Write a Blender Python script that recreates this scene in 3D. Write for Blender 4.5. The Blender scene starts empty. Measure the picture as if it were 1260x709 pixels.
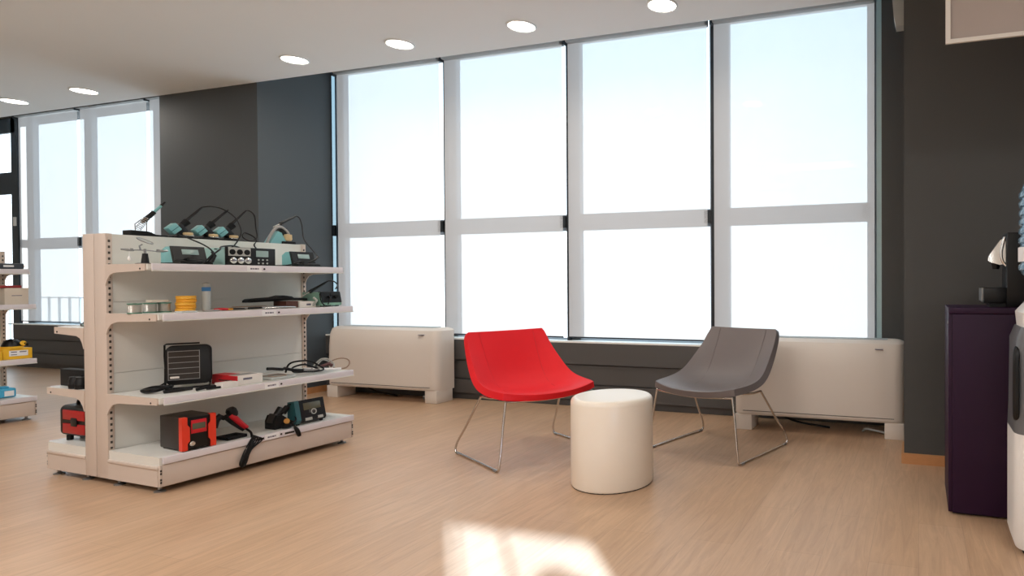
import bpy, bmesh, math, random
from mathutils import Vector, Matrix
random.seed(7)
PI = math.pi
sc = bpy.context.scene
COL = sc.collection

# ------------------------------------------------------------------ materials
def lin(c):
    return tuple(((v/255)/12.92 if v/255 <= .04045 else (((v/255)+.055)/1.055)**2.4) for v in c) + (1,)

MATS = {}
def mat(name, rgb, rough=.5, metal=0, spec=.5, var=.06, scale=18, bump=0, coat=0, emit=None, estr=0, trans=0, alpha=1):
    if name in MATS: return MATS[name]
    m = bpy.data.materials.new(name); m.use_nodes = True
    nt = m.node_tree; b = nt.nodes['Principled BSDF']
    c = lin(rgb)
    b.inputs['Roughness'].default_value = rough
    b.inputs['Metallic'].default_value = metal
    b.inputs['Specular IOR Level'].default_value = spec
    b.inputs['Coat Weight'].default_value = coat
    b.inputs['Transmission Weight'].default_value = trans
    b.inputs['Alpha'].default_value = alpha
    if emit:
        b.inputs['Emission Color'].default_value = lin(emit); b.inputs['Emission Strength'].default_value = estr
    tc = nt.nodes.new('ShaderNodeTexCoord')
    nz = nt.nodes.new('ShaderNodeTexNoise'); nz.inputs['Scale'].default_value = scale; nz.inputs['Detail'].default_value = 3
    nt.links.new(tc.outputs['Object'], nz.inputs['Vector'])
    mx = nt.nodes.new('ShaderNodeMix'); mx.data_type = 'RGBA'
    mx.inputs['A'].default_value = tuple(v*(1-var) for v in c[:3])+(1,)
    mx.inputs['B'].default_value = tuple(min(1, v*(1+var)) for v in c[:3])+(1,)
    nt.links.new(nz.outputs['Fac'], mx.inputs['Factor'])
    nt.links.new(mx.outputs['Result'], b.inputs['Base Color'])
    if bump:
        n2 = nt.nodes.new('ShaderNodeTexNoise'); n2.inputs['Scale'].default_value = 350; n2.inputs['Detail'].default_value = 2
        nt.links.new(tc.outputs['Object'], n2.inputs['Vector'])
        bp = nt.nodes.new('ShaderNodeBump'); bp.inputs['Strength'].default_value = bump; bp.inputs['Distance'].default_value = .002
        nt.links.new(n2.outputs['Fac'], bp.inputs['Height']); nt.links.new(bp.outputs['Normal'], b.inputs['Normal'])
    MATS[name] = m
    return m

def floor_material():
    m = bpy.data.materials.new('oak_floor'); m.use_nodes = True
    nt = m.node_tree; N = nt.nodes; Lk = nt.links.new; b = N['Principled BSDF']
    tc = N.new('ShaderNodeTexCoord')
    mp = N.new('ShaderNodeMapping'); mp.inputs['Scale'].default_value = (24, 2.4, 1)
    Lk(tc.outputs['Object'], mp.inputs['Vector'])
    n1 = N.new('ShaderNodeTexNoise'); n1.inputs['Scale'].default_value = 1; n1.inputs['Detail'].default_value = 6; n1.inputs['Roughness'].default_value = .65
    n1.inputs['Distortion'].default_value = 1.3
    Lk(mp.outputs['Vector'], n1.inputs['Vector'])
    mp2 = N.new('ShaderNodeMapping'); mp2.inputs['Rotation'].default_value = (0, 0, PI/2)
    Lk(tc.outputs['Object'], mp2.inputs['Vector'])
    br = N.new('ShaderNodeTexBrick'); br.offset = .37
    br.inputs['Scale'].default_value = 1; br.inputs['Brick Width'].default_value = 1.25; br.inputs['Row Height'].default_value = .19
    br.inputs['Mortar Size'].default_value = .0012; br.inputs['Mortar Smooth'].default_value = .4; br.inputs['Bias'].default_value = 0
    br.inputs['Color1'].default_value = lin(FLOOR_A); br.inputs['Color2'].default_value = lin(FLOOR_B)
    br.inputs['Mortar'].default_value = lin(tuple(v*.88 for v in FLOOR_A))
    Lk(mp2.outputs['Vector'], br.inputs['Vector'])
    cr = N.new('ShaderNodeValToRGB')
    cr.color_ramp.elements[0].position = .3; cr.color_ramp.elements[0].color = (.78, .76, .745, 1)
    cr.color_ramp.elements[1].position = .68; cr.color_ramp.elements[1].color = (1.1, 1.1, 1.1, 1)
    Lk(n1.outputs['Fac'], cr.inputs['Fac'])
    mx = N.new('ShaderNodeMix'); mx.data_type = 'RGBA'; mx.blend_type = 'MULTIPLY'; mx.inputs['Factor'].default_value = .8
    Lk(br.outputs['Color'], mx.inputs['A']); Lk(cr.outputs['Color'], mx.inputs['B'])
    Lk(mx.outputs['Result'], b.inputs['Base Color'])
    b.inputs['Roughness'].default_value = .36; b.inputs['Specular IOR Level'].default_value = .42
    bp = N.new('ShaderNodeBump'); bp.inputs['Strength'].default_value = .08; bp.inputs['Distance'].default_value = .002
    Lk(n1.outputs['Fac'], bp.inputs['Height']); Lk(bp.outputs['Normal'], b.inputs['Normal'])
    return m
FLOOR_A, FLOOR_B = (197, 163, 133), (192, 157, 126)

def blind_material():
    m = bpy.data.materials.new('blind_fabric_glow'); m.use_nodes = True
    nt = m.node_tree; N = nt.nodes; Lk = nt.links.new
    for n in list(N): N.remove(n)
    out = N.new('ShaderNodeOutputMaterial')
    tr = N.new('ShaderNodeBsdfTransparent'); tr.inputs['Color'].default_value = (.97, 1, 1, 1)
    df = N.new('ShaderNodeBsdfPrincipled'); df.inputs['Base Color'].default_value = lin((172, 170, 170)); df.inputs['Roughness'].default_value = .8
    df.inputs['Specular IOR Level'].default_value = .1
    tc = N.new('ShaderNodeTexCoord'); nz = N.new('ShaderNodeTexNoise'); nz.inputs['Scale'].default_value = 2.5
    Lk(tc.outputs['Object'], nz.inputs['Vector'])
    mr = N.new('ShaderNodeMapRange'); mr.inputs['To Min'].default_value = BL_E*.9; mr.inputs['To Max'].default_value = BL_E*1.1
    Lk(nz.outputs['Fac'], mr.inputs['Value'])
    df.inputs['Emission Color'].default_value = (.93, .97, 1, 1)  # even glow in the fabric stands in for transmitted daylight
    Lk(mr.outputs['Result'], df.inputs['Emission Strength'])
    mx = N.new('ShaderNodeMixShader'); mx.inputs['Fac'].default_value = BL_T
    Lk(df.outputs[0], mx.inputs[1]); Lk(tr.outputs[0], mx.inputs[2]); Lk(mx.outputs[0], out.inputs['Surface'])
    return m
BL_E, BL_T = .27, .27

def glass_material():
    m = bpy.data.materials.new('window_glass'); m.use_nodes = True
    nt = m.node_tree; N = nt.nodes; Lk = nt.links.new
    for n in list(N): N.remove(n)
    out = N.new('ShaderNodeOutputMaterial')
    tr = N.new('ShaderNodeBsdfTransparent'); tr.inputs['Color'].default_value = (.93, .97, 1, 1)
    gl = N.new('ShaderNodeBsdfGlossy'); gl.inputs['Roughness'].default_value = .02
    mx = N.new('ShaderNodeMixShader'); mx.inputs['Fac'].default_value = .06
    Lk(tr.outputs[0], mx.inputs[1]); Lk(gl.outputs[0], mx.inputs[2]); Lk(mx.outputs[0], out.inputs['Surface'])
    return m

# ------------------------------------------------------------------ mesh builder
def catmull(pts, n=8, closed=False):
    P = [Vector(p) for p in pts]
    if len(P) < 3: return P
    out = []
    m = len(P)
    rng = range(m if closed else m-1)
    for i in rng:
        if closed: p0, p1, p2, p3 = P[(i-1) % m], P[i], P[(i+1) % m], P[(i+2) % m]
        else: p0, p1, p2, p3 = P[max(i-1, 0)], P[i], P[i+1], P[min(i+2, m-1)]
        for k in range(n):
            t = k/n
            out.append(.5*((2*p1)+(p2-p0)*t+(2*p0-5*p1+4*p2-p3)*t*t+(3*p1-p0-3*p2+p3)*t**3))
    if not closed: out.append(P[-1])
    return out

class MB:
    def __init__(s): s.bm = bmesh.new()
    def box(s, c, size, bevel=0, seg=2, rz=0, rx=0, ry=0):
        M = Matrix.Translation(Vector(c)) @ Matrix.Rotation(rz, 4, 'Z') @ Matrix.Rotation(ry, 4, 'Y') @ Matrix.Rotation(rx, 4, 'X') @ Matrix.Diagonal((size[0], size[1], size[2], 1))
        r = bmesh.ops.create_cube(s.bm, size=1, matrix=M)
        if bevel:
            es = set()
            for v in r['verts']: es.update(v.link_edges)
            bmesh.ops.bevel(s.bm, geom=list(es), offset=bevel, segments=seg, profile=.5, affect='EDGES')
        return s
    def bb(s, x0, x1, y0, y1, z0, z1, bevel=0, seg=2):
        return s.box(((x0+x1)/2, (y0+y1)/2, (z0+z1)/2), (abs(x1-x0), abs(y1-y0), abs(z1-z0)), bevel, seg)
    def tube(s, pts, r, seg=8, closed=False, smooth=0, cap=True):
        P = catmull(pts, smooth, closed) if smooth else [Vector(p) for p in pts]
        P = [p for i, p in enumerate(P) if i == 0 or (p-P[i-1]).length > 1e-6]
        n = len(P)
        R = r if callable(r) else (lambda t: r)
        rings = []
        up = None
        for i in range(n):
            if closed: d = P[(i+1) % n]-P[(i-1) % n]
            else: d = P[min(i+1, n-1)]-P[max(i-1, 0)]
            d.normalize()
            if up is None:
                up = Vector((0, 0, 1)) if abs(d.z) < .9 else Vector((1, 0, 0))
            a = d.cross(up)
            if a.length < 1e-5: a = d.cross(Vector((0, 1, .1)))
            a.normalize(); b = a.cross(d).normalized(); up = b
            rr = R(i/max(n-1, 1))
            rings.append([s.bm.verts.new(P[i]+(a*math.cos(2*PI*k/seg)+b*math.sin(2*PI*k/seg))*rr) for k in range(seg)])
        m = n if closed else n-1
        for i in range(m):
            A, B = rings[i], rings[(i+1) % n]
            for k in range(seg):
                s.bm.faces.new((A[k], A[(k+1) % seg], B[(k+1) % seg], B[k]))
        if cap and not closed:
            s.bm.faces.new(rings[0][::-1]); s.bm.faces.new(rings[-1])
        return s
    def cyl(s, p0, p1, r0, r1=None, seg=20):
        r1 = r0 if r1 is None else r1
        return s.tube([p0, p1], lambda t: r0+(r1-r0)*t, seg)
    def lathe(s, prof, c=(0, 0, 0), seg=32, M=None):
        rings = []
        for r, z in prof:
            ring = []
            for k in range(seg):
                v = Vector((max(r, 1e-5)*math.cos(2*PI*k/seg), max(r, 1e-5)*math.sin(2*PI*k/seg), z))
                if M is not None: v = M @ v
                ring.append(s.bm.verts.new(v+Vector(c)))
            rings.append(ring)
        for A, B in zip(rings, rings[1:]):
            for k in range(seg): s.bm.faces.new((A[k], A[(k+1) % seg], B[(k+1) % seg], B[k]))
        s.bm.faces.new(rings[0][::-1]); s.bm.faces.new(rings[-1])
        return s
    def prism(s, poly, axis, h0, h1):
        def mk(p, h):
            if axis == 'x': return (h, p[0], p[1])
            if axis == 'y': return (p[0], h, p[1])
            return (p[0], p[1], h)
        A = [s.bm.verts.new(mk(p, h0)) for p in poly]; B = [s.bm.verts.new(mk(p, h1)) for p in poly]
        n = len(poly)
        s.bm.faces.new(A); s.bm.faces.new(B[::-1])
        for i in range(n): s.bm.faces.new((A[i], B[i], B[(i+1) % n], A[(i+1) % n]))
        return s
    def loft(s, rings, closed_ring=True, cap=True):
        V = [[s.bm.verts.new(p) for p in r] for r in rings]
        for A, B in zip(V, V[1:]):
            n = len(A)
            for k in range(n if closed_ring else n-1): s.bm.faces.new((A[k], A[(k+1) % n], B[(k+1) % n], B[k]))
        if cap and closed_ring: s.bm.faces.new(V[0][::-1]); s.bm.faces.new(V[-1])
        return s
    def ring(s, c, R, r, M=None, seg=24, rs=8, sx=1, sy=1):
        pts = []
        for k in range(seg):
            v = Vector((R*sx*math.cos(2*PI*k/seg), R*sy*math.sin(2*PI*k/seg), 0))
            if M is not None: v = M @ v
            pts.append(v+Vector(c))
        return s.tube(pts, r, rs, closed=True)
    def build(s, name, m, parent=None, loc=None, smooth=True, ang=38):
        bmesh.ops.recalc_face_normals(s.bm, faces=s.bm.faces)
        for f in s.bm.faces: f.smooth = smooth
        me = bpy.data.meshes.new(name); s.bm.to_mesh(me); s.bm.free()
        if smooth: me.set_sharp_from_angle(angle=math.radians(ang))
        me.materials.append(m)
        o = bpy.data.objects.new(name, me); COL.objects.link(o)
        if parent is not None: o.parent = parent
        if loc is not None: o.location = loc
        return o

def tag(o, label=None, cat=None, group=None, kind=None):
    if label: o['label'] = label
    if cat: o['category'] = cat
    if group: o['group'] = group
    if kind: o['kind'] = kind
    return o
def thing(name, label, cat, loc=(0, 0, 0), rz=0, group=None):
    o = bpy.data.objects.new(name, None); COL.objects.link(o)
    o.empty_display_size = .1; o.location = loc; o.rotation_euler = (0, 0, rz)
    return tag(o, label, cat, group)
def struct(name, mb, m, label=None, parent=None, smooth=False):
    o = mb.build(name, m, parent, smooth=smooth)
    if parent is None: tag(o, label, None, None, 'structure')
    return o
def sgroup(name, label=None):
    o = bpy.data.objects.new(name, None); COL.objects.link(o); return tag(o, label, None, None, 'structure')

# ------------------------------------------------------------------ palette
M_wall = mat('charcoal_wall', (76, 76, 75), .75, var=.03, scale=3)
M_col = mat('charcoal_column', (73, 79, 83), .7, var=.03, scale=3)
M_panel = mat('charcoal_panel', (80, 78, 77), .6, var=.03, scale=4)
M_ceil = mat('white_ceiling', (238, 247, 252), .9, var=.01, scale=2)
M_white_wall = mat('white_wall', (220, 214, 206), .85, var=.01, scale=2)
M_frame = mat('black_aluminium', (34, 40, 46), .4, metal=.3)
M_mull = mat('grey_mullion', (150, 158, 166), .5)
M_glass = glass_material()
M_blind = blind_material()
M_rail = mat('grey_blind_rail', (170, 176, 178), .45)
M_sill = mat('white_sill', (235, 235, 232), .5, var=.01)
M_skirt = mat('oak_skirting', (196, 140, 92), .5, var=.12, scale=30)
M_cream = mat('cream_enamel', (206, 190, 178), .42, var=.015, scale=6)
M_tray = mat('white_enamel', (222, 220, 213), .38, var=.012, scale=6)
M_price = mat('lilac_price_rail', (222, 216, 220), .3, var=.02)
M_tag = mat('white_paper', (238, 236, 236), .6, var=.01)
M_ink = mat('grey_ink', (110, 106, 120), .7)
M_dark = mat('dark_slot', (50, 44, 40), .8)
M_steel = mat('zinc_steel', (150, 150, 150), .35, metal=.8)
M_chrome = mat('chrome', (205, 200, 196), .14, metal=1, var=.01)
M_red = mat('red_fabric', (222, 22, 32), .62, spec=.3, var=.03, bump=.12)
M_grey = mat('grey_leatherette', (112, 103, 101), .46, spec=.42, var=.03, bump=.05)
M_pouf = mat('glossy_cream_plastic', (238, 226, 210), .28, var=.01, coat=.2)
M_fan = mat('white_casing', (222, 212, 202), .45, var=.012, scale=5)
M_purple = mat('dark_purple_laminate', (40, 15, 42), .5, spec=.22, var=.06)
M_black = mat('black_plastic', (13, 13, 14), .42, spec=.35)
M_matte = mat('matte_black', (12, 12, 13), .65, spec=.3)
M_rubber = mat('black_rubber', (9, 9, 10), .5, spec=.3)
M_teal = mat('teal_plastic', (122, 178, 180), .45)
M_teal2 = mat('light_teal_metal', (158, 190, 184), .42)
M_dteal = mat('deep_teal_plastic', (44, 92, 98), .45)
M_green = mat('sage_green_metal', (132, 172, 154), .4)
M_lcd = mat('grey_display', (150, 172, 168), .2)
M_lcdd = mat('dim_display', (92, 92, 76), .2)
M_sponge = mat('tan_sponge', (212, 184, 140), .9, var=.15, scale=80)
M_silver = mat('bright_metal', (210, 208, 204), .22, metal=.9)
M_wire = mat('solder_wire', (190, 184, 176), .35, metal=.6, var=.15, scale=120)
M_gflange = mat('green_flange', (84, 132, 112), .5)
M_orange = mat('orange_plastic', (246, 170, 40), .5)
M_orange2 = mat('amber_plastic', (250, 184, 62), .5)
M_clear = mat('clear_plastic', (206, 210, 206), .2, var=.02, alpha=.75)
M_blue = mat('blue_label', (62, 128, 186), .5)
M_orred = mat('orange_red_plastic', (226, 58, 34), .42)
M_crimson = mat('crimson_plastic', (200, 24, 38), .42)
M_char = mat('charcoal_metal', (42, 36, 34), .5)
M_redcard = mat('red_card', (206, 30, 40), .5)
M_whitecard = mat('white_card', (230, 222, 214), .6, var=.02)
M_brown = mat('dark_brown_card', (84, 46, 36), .6)
M_greycable = mat('grey_cable', (156, 152, 148), .5)
M_browncable = mat('tan_cable', (150, 126, 108), .5)
M_yellow = mat('yellow_card', (242, 188, 36), .55)
M_cyan = mat('cyan_card', (70, 172, 212), .5)
M_card = mat('kraft_white_card', (214, 200, 184), .65)
M_light = mat('lamp_diffuser', (255, 250, 240), .5, emit=(255, 244, 228), estr=14)
M_acw = mat('grey_white_plastic', (176, 176, 170), .5)
M_coolw = mat('cooler_white', (232, 228, 224), .4, var=.01)
M_coolg = mat('cooler_grey', (98, 98, 100), .35)
M_bottle = mat('blue_clear_polycarbonate', (140, 180, 206), .12, var=.05, trans=.55, spec=.6)
M_rail_out = mat('galvanised_railing', (228, 234, 238), .6)
M_ext = mat('pale_paving', (190, 190, 188), .9)

def slot_material():
    m = bpy.data.materials.new('slotted_cream_enamel'); m.use_nodes = True
    nt = m.node_tree; N = nt.nodes; b = N['Principled BSDF']; b.inputs['Roughness'].default_value = .45
    tc = N.new('ShaderNodeTexCoord'); sp = N.new('ShaderNodeSeparateXYZ'); nt.links.new(tc.outputs['Object'], sp.inputs[0])
    d = N.new('ShaderNodeMath'); d.operation = 'DIVIDE'; d.inputs[1].default_value = .033; nt.links.new(sp.outputs['Z'], d.inputs[0])
    fr = N.new('ShaderNodeMath'); fr.operation = 'FRACT'; nt.links.new(d.outputs[0], fr.inputs[0])
    lt = N.new('ShaderNodeMath'); lt.operation = 'LESS_THAN'; lt.inputs[1].default_value = .42; nt.links.new(fr.outputs[0], lt.inputs[0])
    mx = N.new('ShaderNodeMix'); mx.data_type = 'RGBA'; mx.inputs['A'].default_value = lin((206, 190, 178)); mx.inputs['B'].default_value = lin((62, 56, 50))
    nt.links.new(lt.outputs[0], mx.inputs['Factor']); nt.links.new(mx.outputs['Result'], b.inputs['Base Color'])
    return m
M_slots = slot_material()
# ------------------------------------------------------------------ room
CZ = 3.0          # ceiling height
CE = 4.2          # ceiling edge before the blind recess
WY = 4.95         # blinds, right run
LY = 5.17         # blinds, left run
XL, XR, YB = -14.0, 4.2, -2.6

struct('floor', MB().bb(XL, XR, YB, 5.4, -.06, 0), floor_material(), 'pale oak plank floor')
c = MB().bb(XL, XR, YB-.1, CE, CZ, CZ+.12)
struct('ceiling', c, M_ceil, 'white plaster ceiling')
c = MB().bb(XL, XR, CE, 5.5, 3.62, 3.74).bb(XL, XR, CE-.06, CE, CZ+.12, 3.64)
struct('trim_1', c, M_ceil, 'recess above the roller blinds')

# back wall with an added, unseen opening that shapes the sun patch
DX0, DX1, DZ = 2.48, 3.36, 2.45
w = MB().bb(XL, DX0, YB-.12, YB, 0, CZ+.1).bb(DX1, XR, YB-.12, YB, 0, CZ+.1).bb(DX0, DX1, YB-.12, YB, DZ, CZ+.1)
struct('wall_back', w, M_white_wall)
d2 = sgroup('sun_patch_frame', 'added unseen frame behind the viewer that shapes the sun patch')
struct('door_frame', MB().bb(DX0, DX0+.03, YB-.09, YB-.03, 0, DZ).bb(DX0+.098, DX0+.11, YB-.07, YB-.05, 0, DZ).bb(DX0+.345, DX0+.358, YB-.07, YB-.05, 0, DZ)
       .bb(DX1-.05, DX1, YB-.09, YB-.03, 0, DZ).bb(DX0, DX1, YB-.09, YB-.03, 0, .12), M_frame, parent=d2)  # thin bars added to throw the shadow lines across the patch
struct('shadow_disc', MB().cyl((3.05, YB-.062, 2.12), (3.05, YB-.058, 2.12), .19, seg=40), M_frame, parent=d2)  # unseen disc added to cast the curved shadow in the sun patch
struct('wall_left', MB().bb(XL-.12, XL, YB-.1, 5.5, 0, 3.7), M_white_wall)
struct('wall_right', MB().bb(XR, XR+.12, YB-.1, CE, 0, CZ+.1), M_wall)

# right pier: wall parallel to the windows, in front of the alcove
struct('wall_front', MB().bb(-.085, XR, 3.93, CE, 0, 3.62), M_wall, 'charcoal pier right of the windows')
struct('wall_alcove', MB().bb(.08, .2, CE, 5.3, 0, 3.62).bb(-.272, .08, 4.9, 5.3, 0, 3.62), M_wall, 'charcoal return wall of the window alcove')
struct('baseboard_right', MB().bb(-.1, XR, 3.912, 3.93, 0, .062).bb(-.1, -.085, 3.93, CE, 0, .062), M_skirt, 'oak skirting of the right pier')
# left column
struct('wall_column', MB().bb(-7.24, -5.9, CE, 4.965, 0, 3.62), M_col, 'charcoal column between the two window runs')
struct('baseboard_column', MB().bb(-7.255, -5.885, CE-.014, CE, 0, .062).bb(-5.9, -5.886, CE, 4.87, 0, .062), M_skirt, 'oak skirting of the column')

# low window walls
def low_wall(name, x0, x1, y, label):
    m = MB().bb(x0, x1, y, y+.32, .385, .575).bb(x0, x1, y+.02, y+.32, .205, .372).bb(x0, x1, y, y+.32, .065, .192).bb(x0, x1, y+.035, y+.32, 0, .58)
    struct(name, m, M_panel, label)
low_wall('wall_window_right', -5.9, -.272, 4.87, 'charcoal panelled low wall under the right windows')
low_wall('wall_window_left', -11.745, -7.24, 5.09, 'charcoal panelled low wall under the left windows')
struct('trim_2', MB().bb(-5.9, -.272, 4.868, 5.06, .575, .588), M_sill, 'white sill of the right windows')
struct('trim_3', MB().bb(-11.86, -7.24, 5.088, 5.28, .575, .588), M_sill, 'white sill of the left windows')

# windows: frame with mullions and transom, glass behind
GR = [-5.86, -4.469, -3.09, -1.684, -.31]      # gaps between the right blinds
GLf = [-11.70, -10.46, -9.12, -7.8]
def window(name, gaps, y, x0, x1, label):
    w = sgroup(name, label)
    f = MB()
    for k, g in enumerate(gaps): f.bb(g-.03, g+((.06, .11, .11, .14, .13)[k] if y == WY else .12), y+.07, y+.13, .588, 3.6)
    f.bb(x0, x1, y+.075, y+.125, 1.60, 1.75).bb(x0, x1, y+.07, y+.13, .588, .60).bb(x0, x1, y+.07, y+.13, 3.45, 3.6)
    struct('window_frame', f, M_mull, parent=w)
    h = MB()
    if y == WY:
        for g, hw in zip(gaps, (.006, .008, .011, .014, .012)): h.bb(g+.03-2*hw, g+.032, y+.004, y+.05, .588, 3.6)
        struct('mullion', h, M_frame, parent=w)
    b = MB()
    for g in gaps: b.bb(g-.06, g+.0, y+.0, y+.07, 1.62, 1.73)
    struct('transom_bracket', b, M_frame, parent=w)
    struct('pane', MB().bb(x0+.001, x1, y+.105, y+.111, .6, 3.5), M_glass, parent=w)
window('window_1', GR[:-1]+[-.36], WY, -5.9, -.272, 'four bay window behind the right blinds')
window('window_2', GLf, LY, -11.745, -7.24, 'window behind the left blinds')
def tinted():
    m = bpy.data.materials.new('blue_tinted_glass'); m.use_nodes = True
    nt = m.node_tree; N = nt.nodes
    for n in list(N): N.remove(n)
    o = N.new('ShaderNodeOutputMaterial'); tr = N.new('ShaderNodeBsdfTransparent'); tr.inputs['Color'].default_value = (.42, .50, .54, 1)
    gl = N.new('ShaderNodeBsdfGlossy'); gl.inputs['Roughness'].default_value = .1
    mx = N.new('ShaderNodeMixShader'); mx.inputs['Fac'].default_value = .08
    nt.links.new(tr.outputs[0], mx.inputs[1]); nt.links.new(gl.outputs[0], mx.inputs[2]); nt.links.new(mx.outputs[0], o.inputs['Surface'])
    return m
struct('window_3', MB().bb(-5.899, -5.842, WY+.004, WY+.008, .6, 3.5), tinted(), 'narrow blue tinted glass strip beside the column')
struct('trim_4', MB().bb(-.31, -.272, 4.90, 5.05, .588, 3.6), mat('pale_blue_jamb', (168, 196, 200), .4), 'grey end jamb of the right windows')

def roller_blind(x0, x1, y, label, zb=.612, up=0):
    t = thing('roller_blind', label, 'blind', (x0, y, zb))
    L = x1-x0
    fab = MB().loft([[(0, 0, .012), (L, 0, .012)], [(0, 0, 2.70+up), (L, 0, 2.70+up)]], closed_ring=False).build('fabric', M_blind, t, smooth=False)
    MB().box((L/2, 0, .005), (L, .014, .014), .003).build('bottom_bar', M_frame, t)
    hr = MB().bb(.0, L, -.05, .05, 2.682+up, 2.77+up, .012, 3).build('head_rail', M_rail, t)
    MB().bb(-.022, -.002, -.055, .045, 2.665+up, 2.78+up, .006).build('end_bracket', M_frame, t)
    return t
names = ['tall white roller blind above the fan coil unit beside the shelving',
         'white roller blind behind the red chair, second of the right run',
         'white roller blind above the white drum table, between red and grey chair',
         'white roller blind above the fan coil unit behind the grey chair']
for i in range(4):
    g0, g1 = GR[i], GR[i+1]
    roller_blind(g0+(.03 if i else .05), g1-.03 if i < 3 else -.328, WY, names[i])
names = ['white roller blind beside the dark framed door at far left', 'far left white roller blind directly behind the near end of the shelving',
         'narrow strip of white roller blind tucked against the charcoal column']
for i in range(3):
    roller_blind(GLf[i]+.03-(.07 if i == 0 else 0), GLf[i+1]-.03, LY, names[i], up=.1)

# far left glazed door
dr = sgroup('door_1', 'dark framed glazed door at far left')
yd = LY
f = MB()
f.bb(-11.885, -11.745, yd-.014, yd+.02, 0, 3.46).bb(-13.4, -13.25, yd-.014, yd+.02, 0, 3.36)
f.bb(-13.4, -11.8, yd-.014, yd+.02, 3.2, 3.46).bb(-13.4, -11.8, yd-.012, yd+.02, 2.36, 2.66).bb(-13.4, -11.8, yd-.012, yd+.02, 0, .25)
struct('door_frame', f, M_frame, parent=dr)
struct('pane', MB().bb(-13.3, -11.88, yd, yd+.006, .2, 3.25), M_glass, parent=dr)
struct('latch', MB().box((-11.80, yd-.022, 1.98), (.055, .016, .12), .005), M_sill, parent=dr)
struct('wall_end', MB().bb(XL, -13.4, 5.12, 5.3, 0, 3.62).bb(-13.4, -7.2, 5.12, 5.5, 3.4, 3.62), M_wall, 'charcoal wall above the left windows')

# outside: paving and a railing seen through the left blinds
struct('ground_outside', MB().bb(-20, 6, 5.6, 9, -.3, -.25), M_ext, 'pale paving outside')
rl = MB()
for k in range(18):
    x = -15.2+k*.26
    rl.bb(x, x+.009, 6.2, 6.23, -.25, .92)
rl.bb(-15.3, -10.6, 6.19, 6.24, .9, .915)
rl.bb(-15.3, -10.6, 6.19, 6.24, .02, .035)
o = rl.build('railing', M_rail_out); tag(o, 'grey outdoor railing faintly seen through the far left blind', 'railing')

# bulkhead over the purple counter
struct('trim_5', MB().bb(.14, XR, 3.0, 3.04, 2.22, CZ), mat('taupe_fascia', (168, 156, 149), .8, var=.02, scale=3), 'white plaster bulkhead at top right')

struct('trim_6', MB().bb(.119, .140, 2.985, 2.999, 2.222, CZ).bb(.119, XR, 2.985, 2.999, 2.203, 2.2215), M_white_wall, 'pale edge strip of the bulkhead')
# ------------------------------------------------------------------ downlights
LX = [-1.66, -2.775, -3.893, -5.0, -7.74, -8.85]
dl = ['ceiling downlight nearest the right edge, above the third blind', 'round ceiling downlight above the red chair, second from the right',
      'round ceiling downlight above the leftmost right-hand blind, third from the right', 'round ceiling downlight nearest the charcoal column, on its right',
      'round ceiling downlight left of the charcoal column, nearer one of two', 'round ceiling downlight at far left, last of the row']
for x, lab in zip(LX, dl):
    t = thing('downlight', lab, 'ceiling light', (x, 3.87, CZ), group='recessed downlights in a row')
    MB().ring((0, 0, -.002), .1, .008, sy=1, seg=36).build('trim_ring', M_ceil, t)
    MB().cyl((0, 0, -.003), (0, 0, .012), .094, seg=36).build('diffuser', M_light, t)

# ------------------------------------------------------------------ fan coil units
def fan_coil(x0, x1, y, label, d=.235):
    t = thing('fan_coil_unit', label, 'fan coil unit', ((x0+x1)/2, y+d/2, 0))
    w = x1-x0
    # casing: cross-section rounded at front top, narrowed end caps
    def ring(x, inset):
        pr = []
        y0 = -d/2+inset
        top = .695-inset*.5
        prof = [(d/2, .115), (y0+.012, .115), (y0, .13), (y0-.004, .3), (y0, .5), (y0+.012, .62), (y0+.035, .672), (y0+.075, top), (d/2, top)]
        return [(x, a, b) for a, b in prof]
    hw = w/2
    rings = [ring(-hw, .05), ring(-hw+.012, .028), ring(-hw+.035, .010), ring(-hw+.07, 0), ring(hw-.07, 0), ring(hw-.035, .010), ring(hw-.012, .028), ring(hw, .05)]
    MB().loft(rings).build('casing', M_fan, t, ang=30)
    m = MB().bb(-hw+.07, hw-.07, -d/2-.0055, -d/2+.02, .146, .149)
    m.build('panel_seam', M_dark, t)
    g = MB()
    for k in range(6): g.bb(-hw+.12, hw-.12, -.02+k*.02, -.01+k*.02, .694, .699)
    g.build('outlet_grille', M_rail, t)
    for sx in (-1, 1):
        MB().bb(sx*hw-sx*.002, sx*hw-sx*.135, -d/2+.008, d/2-.02, 0, .115, .004).build('foot', M_fan, t)
    MB().bb(hw-.2, hw-.145, -d/2-.003, -d/2+.03, .634, .638).build('maker_mark', M_ink, t)
    MB().tube([(hw-.3, .05, .01), (hw-.27, .02, .035), (hw-.2, 0, .03), (hw-.14, .02, .015)], .008, smooth=5).build('pipe', M_rail, t)
    MB().tube([(-hw+.3, .06, .1), (-hw+.45, .05, .05), (-hw+.7, .07, .015)], .008, smooth=5).build('hose', M_matte, t)
    return t
fan_coil(-5.575, -4.245, 4.6, 'white floor fan coil unit right of the shelving, under the leftmost blind')
fan_coil(-1.34, -.095, 4.47, 'white floor fan coil unit behind the grey chair, against the right pier')

# ------------------------------------------------------------------ air conditioner (alcove, top right)
t = thing('air_conditioner', 'grey white wall air conditioner high beside the right pier', 'air conditioner', (.079, 4.5, 2.82))
MB().prism([(0, 0), (-.222, .0), (-.236, .075), (-.252, .26), (-.24, .30), (0, .32)], 'y', -.24, -.14).build('casing', M_acw, t)
MB().tube([(-.06, -.243, .3), (-.11, -.243, .25), (-.115, -.243, .13), (-.09, -.243, .09), (0, -.243, .085)], .004, smooth=5).build('end_groove', M_dark, t)

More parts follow.
